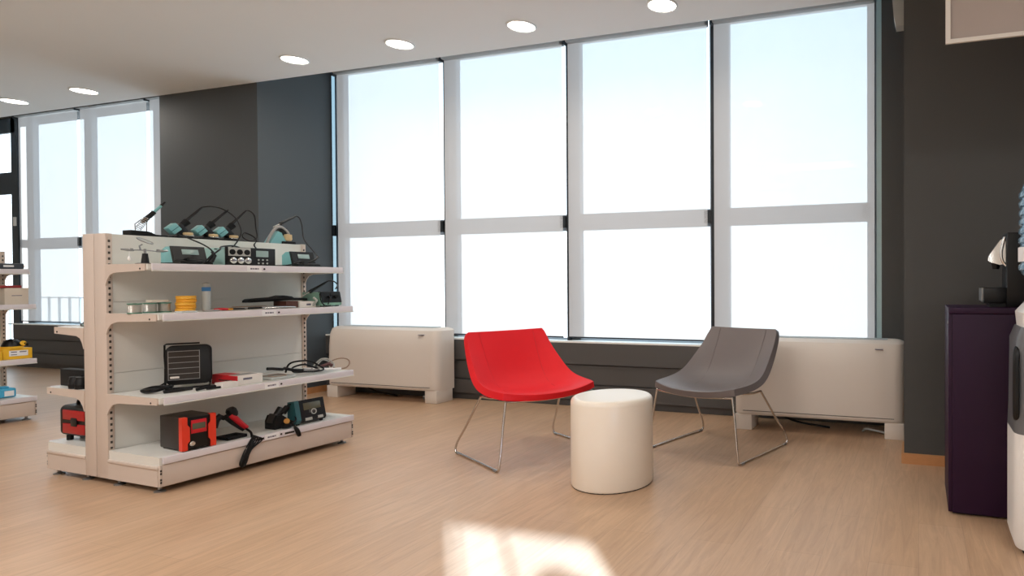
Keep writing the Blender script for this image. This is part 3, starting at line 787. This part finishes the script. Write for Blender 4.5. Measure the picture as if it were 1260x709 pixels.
def flat(y, w, z, h): return [(w, y, z), (w*.8, y, z+h), (-w*.8, y, z+h), (-w, y, z)]
MB().loft([flat(-.22, .02, -.004, .014), flat(-.2, .035, -.004, .022), flat(-.05, .045, .001, .026), flat(0, .05, .004, .034), flat(.06, .04, .004, .026), flat(.08, .028, .002, .018), flat(.15, .026, .0, .018), flat(.175, .02, .0, .014)]).build('pouch', M_matte, it.t)
MB().tube([(.04, -.2, .012), (.055, -.05, .018), (.05, .06, .018)], .004, 6, smooth=4).build('seam', M_black, it.t)

# green station at far end of second shelf
it = It('analogue_station', 'sage green soldering station with black tilted front, far end of the second shelf', 'soldering station', 1.06, .2, Z2)
MB().prism([(-.1, .008), (.085, .008), (.09, .02), (.07, .1), (-.1, .1)], 'y', -.07, .075).build('casing', M_green, it.t)
MB().prism([(.088, .028), (.093, .03), (.0755, .103), (.05, .104), (.05, .1), (.069, .098)], 'y', -.068, .073).build('front_panel', M_black, it.t)
for y, s_ in ((.03, .013), (-.02, .009)):
    MB().cyl((.078, y, .065), (.1, y, .07), s_, s_*.85, 16).build('knob', M_matte, it.t)
MB().bb(.083, .0885, -.02, .02, .036, .048, .001).build('switch', M_silver, it.t)
for y in (-.05, .055): MB().cyl((.06, y, 0), (.06, y, .01), .01, seg=10).build('foot', M_rubber, it.t)
Ai = iron(it, (.93, .22, 1.03), (1.09, .2, 1.128), [(1.11, .2, 1.137), (1.14, .19, 1.132), (1.155, .18, 1.115), (1.15, .17, 1.10), (1.12, .15, 1.08)])
MB().tube([it.L(.99, .13, 1.05), it.L(.975, .1, 1.0), it.L(.99, .085, .968), it.L(1.03, .08, .966)], .004, 7, smooth=6).tube([it.L(1.06, .12, 1.04), it.L(1.03, .09, 1.01), it.L(1.01, .08, .975)], .004, 7, smooth=6).build('lead', M_rubber, it.t)
MB().tube([it.L(.955, .16, .965), it.L(.965, .13, 1.0), it.L(.96, .15, 1.02)], .008, 8, smooth=4).build('clamp', M_acw, it.t)

# --- third shelf
it = It('fume_extractor', 'black fume extractor with a barred front grille and U-shaped stand on the third shelf', 'fume extractor', .30, .285, Z3, math.radians(-32))
W, D, H = .205, .1, .228
def rrect(w, h, r, x, cz, n=5):
    out = []
    for cy, cc, a0 in ((w/2-r, h/2-r, 0), (-w/2+r, h/2-r, PI/2), (-w/2+r, -h/2+r, PI), (w/2-r, -h/2+r, 1.5*PI)):
        for k in range(n+1):
            a = a0+k/n*PI/2; out.append((x, cy+r*math.cos(a), cz+cc+r*math.sin(a)))
    return out
cz0 = .022+H/2
MB().loft([rrect(W*.78, H*.8, .02, -D*.55, cz0), rrect(W*.86, H*.88, .02, -.01, cz0), rrect(W, H, .032, .0, cz0), rrect(W, H, .032, D*.42, cz0), rrect(W*.95, H*.95, .03, D*.47, cz0)], cap=True).build('housing', M_black, it.t)
MB().box((D*.475, -.022, cz0), (.006, W*.66, H*.76), 0).build('filter_foam', M_dark, it.t)
gr = MB()
for k in range(6): gr.box((D*.49, -.022, cz0-H*.36+k*H*.72/5), (.004, W*.68, .0028))
for sy in (-1, 1): gr.box((D*.49, -.022+sy*W*.335, cz0), (.004, .0028, H*.74))
gr.build('grille', M_steel, it.t)
MB().box((D*.49, -.022-W*.2, cz0-H*.3), (.004, .04, .012)).build('badge', M_silver, it.t)
MB().tube([(-.035, -W*.53, cz0-.02), (-.045, -W*.55, cz0+.05), (-.04, -W*.545, cz0+H*.5), (-.02, -W*.5, cz0+H*.53), (-.01, -W*.1, cz0+H*.535), (-.02, W*.22, cz0+H*.53)], .005, 8).build('handle', M_black, it.t)
for sy in (-1, 1): MB().cyl((-.04, sy*W*.45, cz0-.02), (-.04, sy*(W*.53-.01+.01*-sy), cz0-.02), .014, seg=16).build('pivot_knob', M_matte, it.t)
MB().tube([(-.03, -W*.53, cz0-.02), (-.04, -W*.54, .01), (.06, -W*.5, .007), (.075, 0, .006), (.05, W*.44, .007), (-.05, W*.44, .01), (-.055, W*.44, cz0-.02)], .0055, 8).build('stand', M_black, it.t)
MB().tube([it.L(.25, .3, .60), it.L(.2, .29, .55), it.L(.15, .27, .52), it.L(.11, .25, .518)], .005, 7, smooth=6).tube([it.L(.26, .28, .56), it.L(.22, .25, .53), it.L(.17, .23, .518), it.L(.1, .27, .518)], .005, 7, smooth=6).build('cord', M_rubber, it.t)
it = It('power_cord', 'black coiled power cord lying left of the fume extractor on the third shelf', 'cord', .125, .25, Z3)
pts = []
for k in range(34):
    a = k*.62; pts.append((.05*math.cos(a)*(1+.15*math.sin(k*1.7)), .06*math.sin(a)*(1+.2*math.cos(k*.9)), .007+.02*abs(math.sin(k*.37))))
MB().tube(pts, .0055, 7, smooth=4).build('coil', M_rubber, it.t)
MB().tube([(.09, -.02, .01), (.1, .04, .01), (.1, .11, .01)], .009, 8, smooth=4).build('plug', M_black, it.t)

it = It('product_box', 'flat red and white product box lying right of the fume extractor', 'box', .495, .18, Z3)
MB().bb(-.115, .115, -.072, .072, 0, .056, .0015).build('carton', M_whitecard, it.t)
MB().bb(-.116, .116, -.074, -.071, .0, .056).bb(-.116, .03, -.074, -.0, .0555, .0572).build('red_end', M_redcard, it.t)
MB().bb(.03, .1, -.06, .05, .0555, .0575).build('printed_top', M_greycable, it.t)
MB().bb(.115, .1162, -.04, .01, .028, .04).build('print', M_ink, it.t)
MB().bb(-.05, .07, -.0752, -.074, .022, .03).build('end_print', M_brown, it.t)
it = It('small_carton', 'small plain white carton in front of the red and white box', 'box', .37, .065, Z3)
MB().bb(-.04, .03, -.045, .04, 0, .03, .001).build('carton', M_whitecard, it.t)
it = It('clip_tool', 'small black clip tool lying left of the plain white carton', 'tool', .285, .075, Z3)
MB().tube([(.0, -.07, .01), (0, -.02, .014), (-.01, .03, .012)], .009, 8, smooth=4).tube([(.02, -.03, .008), (.02, .04, .008)], .006, 8).build('body', M_matte, it.t)

it = It('cable_pack', 'clear grey cable pack lying under the black iron on the third shelf', 'packet', .68, .14, Z3)
MB().bb(-.09, .08, -.06, .09, 0, .016, .004).build('bag', M_clear, it.t)
MB().tube([(-.05, -.03, .018), (.04, -.02, .018), (.05, .05, .018), (-.04, .06, .018), (-.05, 0, .018)], .004, 6, smooth=6).build('wire', M_browncable, it.t)
it = It('desolder_iron', 'black desoldering iron with looped black cord on the third shelf', 'soldering iron', .80, .15, Z3)
MB().tube([it.L(.65, .15, .575), it.L(.68, .15, .572), it.L(.74, .14, .56), it.L(.75, .14, .566), it.L(.80, .13, .548), it.L(.88, .12, .535)], .010, 10).build('body', M_black, it.t)
MB().tube([it.L(.86, .12, .54), it.L(.93, .12, .53), it.L(.98, .13, .53)], lambda t: .013-.008*t, 10).build('nozzle', M_greycable, it.t)
MB().tube([it.L(.80, .2, .53), it.L(.79, .16, .58), it.L(.82, .14, .6), it.L(.90, .12, .597), it.L(.96, .11, .56), it.L(.99, .1, .53), it.L(.93, .09, .525), it.L(.86, .1, .53), it.L(.80, .12, .535), it.L(.82, .16, .56), it.L(.9, .16, .57), it.L(.97, .13, .535)], .0058, 7, smooth=6).build('cord', M_rubber, it.t)
it = It('cable_bundle', 'grey and white cable bundle with looped ends, far end of the third shelf', 'cable', 1.04, .15, Z3)
MB().tube([it.L(.93, .14, .53), it.L(.96, .15, .56), it.L(1.01, .15, .595), it.L(1.06, .14, .585), it.L(1.08, .12, .54), it.L(1.02, .1, .53), it.L(.97, .13, .55), it.L(1.02, .16, .585), it.L(1.07, .16, .57), it.L(1.09, .13, .525)], .005, 7, smooth=6).build('white_cable', M_acw, it.t)
MB().tube([it.L(1.03, .16, .535), it.L(1.07, .14, .57), it.L(1.12, .12, .588), it.L(1.165, .1, .578), it.L(1.175, .09, .55), it.L(1.14, .08, .522), it.L(1.09, .09, .52), it.L(1.05, .12, .54)], .0042, 7, smooth=6).build('tan_cable', M_browncable, it.t)
MB().tube([it.L(1.0, .14, .545), it.L(1.04, .12, .56), it.L(1.06, .11, .545)], lambda t: .011, 8).build('plug', mat('maroon_plug', (92, 56, 56), .5), it.t)
MB().tube([it.L(.99, .1, .53), it.L(1.06, .09, .522), it.L(1.10, .08, .52)], .008, 8).build('pale_plug', M_tag, it.t)

# --- base shelf
it = It('hot_air_station', 'black hot air station with orange red side bars and a display on the base shelf', 'rework station', .195, .125, Z0, math.radians(-4))
W, D, H = .152, .22, .185
MB().bb(-D/2, D/2-.004, -W/2, W/2, .006, H, .004).build('casing', M_char, it.t)
MB().bb(D/2-.006, D/2+.006, -W/2+.01, W/2-.01, .008, H-.002, .004).build('front_panel', M_black, it.t)
for sy in (-1, 1):
    pol = [(sy*W*.5+sy*.004, .004), (sy*W*.5+sy*.004, H+.002), (sy*W*.36, H+.002), (sy*W*.36, H*.78), (sy*W*.29, H*.7), (sy*W*.29, H*.3), (sy*W*.36, H*.22), (sy*W*.36, .004)]
    MB().prism(pol, 'x', D/2-.02, D/2+.013).build('side_bar', M_orred, it.t)
MB().bb(D/2+.005, D/2+.011, -W*.24, W*.24, H*.5, H*.9, .002).build('display_bezel', M_crimson, it.t)
MB().bb(D/2+.0105, D/2+.0125, -W*.21, W*.2, H*.62, H*.8, .001).build('display', M_lcdd, it.t)
MB().lathe([(0, 0), (.013, 0), (.014, .006), (.009, .012), (0, .012)], (D/2+.005, -W*.2, H*.2), 16, Matrix.Rotation(PI/2, 4, 'Y')).build('knob', M_silver, it.t)
for x in (-.09, .08):
    for y in (-.06, .06): MB().cyl((x, y, 0), (x, y, .008), .01, seg=10).build('foot', M_rubber, it.t)
it = It('hot_air_gun', 'red and black hot air handpiece with its cord hanging over the base shelf edge', 'hot air gun', .42, .12, Z0)
MB().tube([it.L(.335, .14, .27), it.L(.35, .14, .31), it.L(.375, .135, .338)], lambda t: .022-.006*t, 10).build('holder', M_black, it.t)
MB().tube([it.L(.365, .135, .33), it.L(.385, .13, .318), it.L(.41, .13, .325)], .014, 10).build('nozzle', M_matte, it.t)
MB().lathe([(0, -.03), (.022, -.028), (.028, -.01), (.028, .012), (.02, .026), (0, .028)], it.L(.43, .13, .345), 20, Matrix.Rotation(math.radians(25), 4, 'X')).build('head', M_black, it.t)
MB().tube([it.L(.415, .125, .33), it.L(.44, .12, .305), it.L(.475, .115, .262), it.L(.5, .11, .235)], lambda t: .02-.006*t, 12).build('handle', M_crimson, it.t)
MB().tube([it.L(.40, .128, .318), it.L(.43, .13, .285), it.L(.465, .125, .25), it.L(.49, .12, .226)], lambda t: .016-.004*t, 10).build('handle_back', M_black, it.t)
MB().tube([it.L(.49, .1, .232), it.L(.49, .06, .215), it.L(.465, .01, .20), it.L(.45, -.014, .17), it.L(.435, -.014, .12), it.L(.41, -.014, .06)], .0065, 8, smooth=6).build('cord', M_rubber, it.t)
lp = MB()
for k in range(5):
    o_ = (k-2)*.009
    lp.tube([it.L(.432+o_, -.013-.004*(k % 2), .135), it.L(.398+o_*.5, -.015-.003*(k % 3), .085), it.L(.388+o_*.35, -.014-.003*(k % 3), .055), it.L(.398+o_*.3, -.014-.003*(k % 3), .038), it.L(.412+o_*.4, -.015, .06),
             it.L(.44+o_*.3, -.014-.004*(k % 2), .125), it.L(.482+o_*1.5, -.013, .18-o_*.6), it.L(.472+o_*.6, -.012, .2-o_*.5), it.L(.447, -.013, .182-o_*.4)], .0036, 7, closed=True, smooth=5)
lp.build('cord_bundle', M_rubber, it.t)
it = It('nozzle_rack', 'black square open frame lying right of the hot air station', 'rack', .41, .10, Z0)
MB().bb(-.05, .05, -.055, -.04, 0, .018, .002).bb(-.05, .05, .04, .055, 0, .018, .002).bb(.035, .05, -.055, .055, 0, .018, .002).bb(-.05, -.035, -.055, .055, 0, .018, .002).build('frame', M_matte, it.t)

it = It('iron_stand', 'black iron holder with orange sponge left of the dark display station on the base shelf', 'soldering iron holder', .70, .11, Z0)
MB().prism([(-.065, 0), (.06, 0), (.06, .025), (.02, .05), (-.02, .085), (-.05, .085), (-.065, .05)], 'x', -.045, .05).build('base', M_matte, it.t)
MB().box((.0, -.05, .065), (.06, .02, .06), .006, rx=math.radians(-20)).build('side_shell', M_char, it.t)
MB().cyl((.0, -.02, .08), (0, .012, .115), .022, .028, 16).build('funnel', M_black, it.t)
MB().cyl((.01, .01, .09), (.01, .04, .125), .02, .016, 14).build('second_funnel', M_black, it.t)
MB().lathe([(0, 0), (.018, 0), (.018, .006), (0, .008)], (.05, .005, .04), 16, Matrix.Rotation(math.radians(70), 4, 'Y')).build('sponge', mat('orange_sponge', (196, 140, 70), .9), it.t)
MB().lathe([(.018, 0), (.03, .003), (.03, .02), (.018, .024)], (.062, -.005, .0), 18).build('front_cup', M_matte, it.t)
MB().tube([it.L(.71, .1, .30), it.L(.735, .09, .33), it.L(.76, .09, .325), it.L(.765, .08, .28), it.L(.745, .03, .24), it.L(.70, .0, .225), it.L(.71, -.013, .205)], .0045, 7, smooth=6).build('cord', M_rubber, it.t)
MB().tube([it.L(.705, -.014, .205), it.L(.72, -.016, .18), it.L(.735, -.016, .14)], lambda t: .006+.007*math.sin(t*PI*.8), 10, smooth=4).build('hanging_grip', M_rubber, it.t)

it = It('digital_station', 'black soldering station with teal side at the far end of the base shelf', 'soldering station', .853, .075, Z0)
W, D, H = .2, .085, .155
MB().prism([(-D/2, .01), (D/2-.01, .01), (D/2, .03), (D/2-.03, H), (-D/2, H-.01)], 'y', -W/2+.03, W/2).build('casing', M_black, it.t)
MB().prism([(-D/2-.002, .008), (D/2-.01, .008), (D/2+.002, .03), (D/2-.028, H+.002), (-D/2-.002, H-.008)], 'y', -W/2, -W/2+.03).build('teal_side', M_dteal, it.t)
ang = -math.atan2(.03, H-.03)
def onface(y, z, sy, sz, m, name, th=.004):
    x = D/2-(z-.03)*.03/(H-.03)
    return MB().box((x, y, z), (th, sy, sz), .001, ry=ang).build(name, m, it.t)
onface(.015, H*.72, .115, H*.3, M_lcdd, 'display')
onface(.015, H*.5, .05, H*.12, mat('panel_grey', (74, 74, 72), .4), 'display_lower')
x = D/2-(H*.47-.03)*.03/(H-.03)
MB().ring((x+.002, .02, H*.47), .016, .0035, Matrix.Rotation(PI/2+ang, 4, 'Y'), 24).build('dial_ring', M_acw, it.t)
onface(-.02, .03, .045, .018, M_acw, 'socket', .006); onface(.06, .032, .035, .018, M_acw, 'socket', .006)
for y in (-.08, .08): MB().cyl((.02, y, 0), (.02, y, .012), .011, seg=10).build('foot', M_rubber, it.t)

# --- left side of the foreground gondola
it = It('tool_case', 'black and red rounded tool case on the left base shelf of the foreground shelving', 'tool case', .10, .88, .1955)
MB().loft([rrect(.1, .18, .03, x_, .115)[::1] for x_ in (-.15, -.13, .13, .15)]).build('shell', M_black, it.t)
for s_, zc in ((1, .155), (1, .075)):
    MB().bb(-.12, .1, -.056, -.048, zc-.03, zc+.028, .006).build('red_panel', mat('deep_red_plastic', (168, 26, 26), .45), it.t)
MB().bb(-.03, .03, -.06, -.05, .09, .14, .004).build('latch', M_black, it.t)
MB().tube([(-.08, 0, .2), (-.06, 0, .235), (.06, 0, .235), (.08, 0, .2)], .01, 8, smooth=4).build('handle', M_black, it.t)
for y in (-.03, .03):
    for x_ in (-.1, .1): MB().cyl((x_, y, 0), (x_, y, .03), .016, seg=10).build('foot', M_rubber, it.t)
it = It('dark_case', 'long flat black case on the left middle shelf of the foreground shelving', 'case', .08, .89, .5155)
MB().bb(-.162, .162, -.02, .03, 0, .1, .004).build('case', M_matte, it.t)
MB().bb(-.155, .155, -.0215, -.02, .012, .016).build('lid_seam', M_dark, it.t)
for k, (b_, lab) in enumerate(((.83, 'round black cylinder in front of the flat black case, left one'), (.77, 'round black cylinder in front of the flat black case, right one'))):
    it = It('lens_cylinder', lab, 'cylinder', .03, b_, .5155, 0, 'black cylinders on the left middle shelf')
    MB().lathe([(0, 0), (.028, 0), (.028, .05), (.024, .056), (.024, .068), (0, .07)], seg=20).build('barrel', M_black, it.t)
    MB().lathe([(.0285, .012), (.029, .016), (.029, .022), (.0285, .026)], seg=20).build('grip_ring', M_matte, it.t)
it = It('small_meter', 'small grey black gadget on the upper left shelf of the foreground shelving', 'gadget', .12, .84, .8705)
MB().bb(-.05, .05, -.04, .04, 0, .018, .004).build('body', M_char, it.t)
MB().bb(-.03, .02, -.0405, -.039, .006, .014).build('face', M_lcd, it.t)
it = It('small_clip', 'tiny black clip beside the grey gadget on the upper left shelf', 'clip', .12, .745, .8705)
MB().tube([(-.04, 0, .008), (0, 0, .02), (.04, 0, .008)], .008, 8, smooth=4).build('clip', M_black, it.t)

# --- far left gondola items (frame O2, a negative towards the viewer)
def I2(name, label, cat, a, b, z, rot=0, group=None): return It(name, label, cat, a, b, z, rot, group, O2)
it = I2('yellow_carton', 'yellow carton with a white label on the middle shelf at far left', 'box', -.07, .16, .5055)
MB().bb(-.06, .06, -.085, .085, 0, .087, .001).build('carton', M_yellow, it.t)
L_ = MB().bb(.06, .0615, -.05, .06, .025, .07).build('paper_label', M_tag, it.t)
MB().bb(.0615, .062, -.04, -.005, .054, .062).bb(.0615, .062, .01, .05, .054, .062).bb(.0615, .062, -.04, -.005, .034, .04).build('print', M_ink, L_)
it = I2('face_mask', 'black and yellow goggle mask lying on the yellow carton at far left', 'mask', -.085, .15, .593)
MB().lathe([(.0, .0), (.062, .0), (.06, .02), (.05, .05), (.03, .072), (0, .078)], seg=24).build('shell', M_black, it.t)
MB().lathe([(.055, 0), (.066, 0), (.066, .016), (.058, .018)], seg=24).build('yellow_rim', M_yellow, it.t)
MB().lathe([(0, 0), (.02, 0), (.02, .03), (.012, .034), (0, .03)], (.02, .05, .03), 16, Matrix.Rotation(math.radians(70), 4, 'Y')).build('filter', M_yellow, it.t)
MB().cyl((.045, .06, .034), (.053, .062, .036), .01, seg=12).build('valve', M_black, it.t)
MB().tube([(.0, .06, .03), (.0, .09, .03), (-.02, .1, .02)], .008, 8, smooth=4).build('strap', M_matte, it.t)
it = I2('yellow_carton', 'second yellow carton behind the labelled one, at the left edge', 'box', -.255, .14, .5055)
MB().bb(-.06, .06, -.09, .09, 0, .07, .001).build('carton', M_yellow, it.t)
it = I2('cyan_pack', 'bright cyan package with a small white label on the lowest shelf at far left', 'package', -.17, .16, .1955)
MB().bb(-.06, .06, -.12, .09, 0, .075, .012, 3).build('pack', M_cyan, it.t)
MB().bb(.0605, .062, .02, .075, .012, .055).build('paper_label', M_tag, it.t)
MB().bb(-.03, .03, -.02, .06, .074, .09, .006).build('fold', M_cyan, it.t)
it = I2('white_carton', 'plain off-white carton on the second shelf at far left', 'box', -.07, .17, .9545)
MB().bb(-.07, .07, -.07, .068, 0, .135, .0015).build('carton', M_card, it.t)
MB().bb(.07, .0705, -.03, .03, .07, .076).build('print', M_ink, it.t)
it = I2('red_case', 'flat dark red case lying on the off-white carton at far left', 'case', -.1, .17, 1.09)
MB().bb(-.06, .06, -.063, .063, 0, .022, .003).build('case', mat('dark_red_card', (140, 34, 34), .5), it.t)
it = I2('rotary_tool', 'long dark tool with an orange end on the top shelf at far left', 'tool', -.1, .17, 1.2435)
MB().bb(-.03, .03, -.06, .09, .004, .05, .006).build('body', mat('dark_blue_grey', (52, 58, 66), .45), it.t)
MB().cyl((0, -.16, .027), (0, -.055, .027), .028, .024, 16).build('orange_end', M_orred, it.t)
MB().bb(.03, .0315, -.03, .03, .02, .034).build('badge', M_tag, it.t)
MB().cyl((0, .085, .027), (0, .098, .027), .012, seg=12).build('chuck', M_orange, it.t)
it = I2('backpack', 'black backpack with orange trim standing on top of the far left shelving', 'bag', -.27, .54, 1.398)
MB().loft([rrect(.24*s_, .36*s_, .06*s_, x_, .19) for x_, s_ in ((-.1, .8), (-.08, .97), (.06, 1), (.09, .9), (.1, .7))]).build('bag_shell', M_matte, it.t)
MB().bb(.09, .105, -.08, .05, .05, .26, .006).build('front_pocket', M_orred, it.t)
MB().tube([(0, -.04, .37), (0, -.03, .4), (0, .03, .4), (0, .04, .37)], .008, 8, smooth=4).build('grab_handle', M_matte, it.t)
it = I2('fabric_pack', 'grey textured pack on the top shelf at the left edge', 'packet', -.2, .3, 1.2435)
MB().bb(-.05, .05, -.12, .07, 0, .12, .012, 3).build('pack', mat('grey_weave', (150, 146, 138), .8, var=.25, scale=90), it.t)
MB().bb(.0505, .052, -.06, .02, .04, .08).build('paper_label', M_tag, it.t)

# ------------------------------------------------------------------ lights
def area(name, loc, sx, sy, power, col, rot=(0, 0, 0), shape='RECTANGLE', spread=PI):
    l = bpy.data.lights.new(name, 'AREA'); l.shape = shape; l.size = sx; l.size_y = sy; l.energy = power; l.color = col; l.spread = spread
    o = bpy.data.objects.new(name, l); COL.objects.link(o); o.location = loc; o.rotation_euler = rot
    return o
WARM = (1, .99, .975)
for i, (x, y) in enumerate(((-4.6, .4), (-1.6, .2), (1.6, .6), (-7.6, .6), (-3.2, -1.6), (.6, -1.6))):
    area('ceiling_panel_light', (x, y, CZ-.02), 1.2, .6, 31, WARM)
for x in LX:
    area('downlight_lamp', (x, 3.87, CZ-.02), .16, .16, 7, (1, .92, .82), shape='DISK')
sun = bpy.data.lights.new('sun', 'SUN'); sun.energy = 30; sun.angle = math.radians(.6); sun.color = (.45, .68, 1)
so = bpy.data.objects.new('sun', sun); COL.objects.link(so)
e = math.radians(19.6)
d = Vector((-.68*math.cos(e), .733*math.cos(e), -math.sin(e)))
so.rotation_euler = d.to_track_quat('-Z', 'Y').to_euler()

w = bpy.data.worlds.new('sky'); sc.world = w; w.use_nodes = True
nt = w.node_tree; bg = nt.nodes['Background']
tc = nt.nodes.new('ShaderNodeTexCoord'); sp_ = nt.nodes.new('ShaderNodeSeparateXYZ'); cr = nt.nodes.new('ShaderNodeValToRGB')
nt.links.new(tc.outputs['Generated'], sp_.inputs[0]); nt.links.new(sp_.outputs['Z'], cr.inputs['Fac'])
cr.color_ramp.elements[0].position = .0; cr.color_ramp.elements[0].color = (.97, .99, 1, 1)
cr.color_ramp.elements[1].position = .5; cr.color_ramp.elements[1].color = (.66, .87, 1, 1)
nt.links.new(cr.outputs['Color'], bg.inputs['Color']); bg.inputs['Strength'].default_value = 2.55

# ------------------------------------------------------------------ camera (level, cropped view: horizontal shift)
cam = bpy.data.cameras.new('camera'); co = bpy.data.objects.new('camera', cam); COL.objects.link(co)
f, CX, pit, rol, aw = 756.26, 895.54, -.0101, -.0036, .3008
cam.sensor_width = 36; cam.sensor_fit = 'HORIZONTAL'; cam.lens = f/1260*36
cam.shift_x = (630-CX)/1260; cam.shift_y = 0; cam.clip_start = .05
F0 = Vector((-math.sin(aw), math.cos(aw), 0)); R0 = Vector((math.cos(aw), math.sin(aw), 0))
Fv = F0*math.cos(pit)+Vector((0, 0, math.sin(pit))); U0 = R0.cross(Fv)
Rv = R0*math.cos(rol)+U0*math.sin(rol); Uv = -R0*math.sin(rol)+U0*math.cos(rol)
Mx = Matrix((Rv, Uv, -Fv)).transposed().to_4x4(); Mx.translation = (0, 0, 1.12)
co.matrix_world = Mx
sc.camera = co

sc.view_settings.view_transform = 'Standard'; sc.view_settings.look = 'None'
sc.view_settings.exposure = .27; sc.view_settings.gamma = 1
sc.cycles.max_bounces = 8; sc.cycles.diffuse_bounces = 4; sc.cycles.transparent_max_bounces = 12
sc.cycles.sample_clamp_indirect = 6
sc.cycles.use_denoising = True
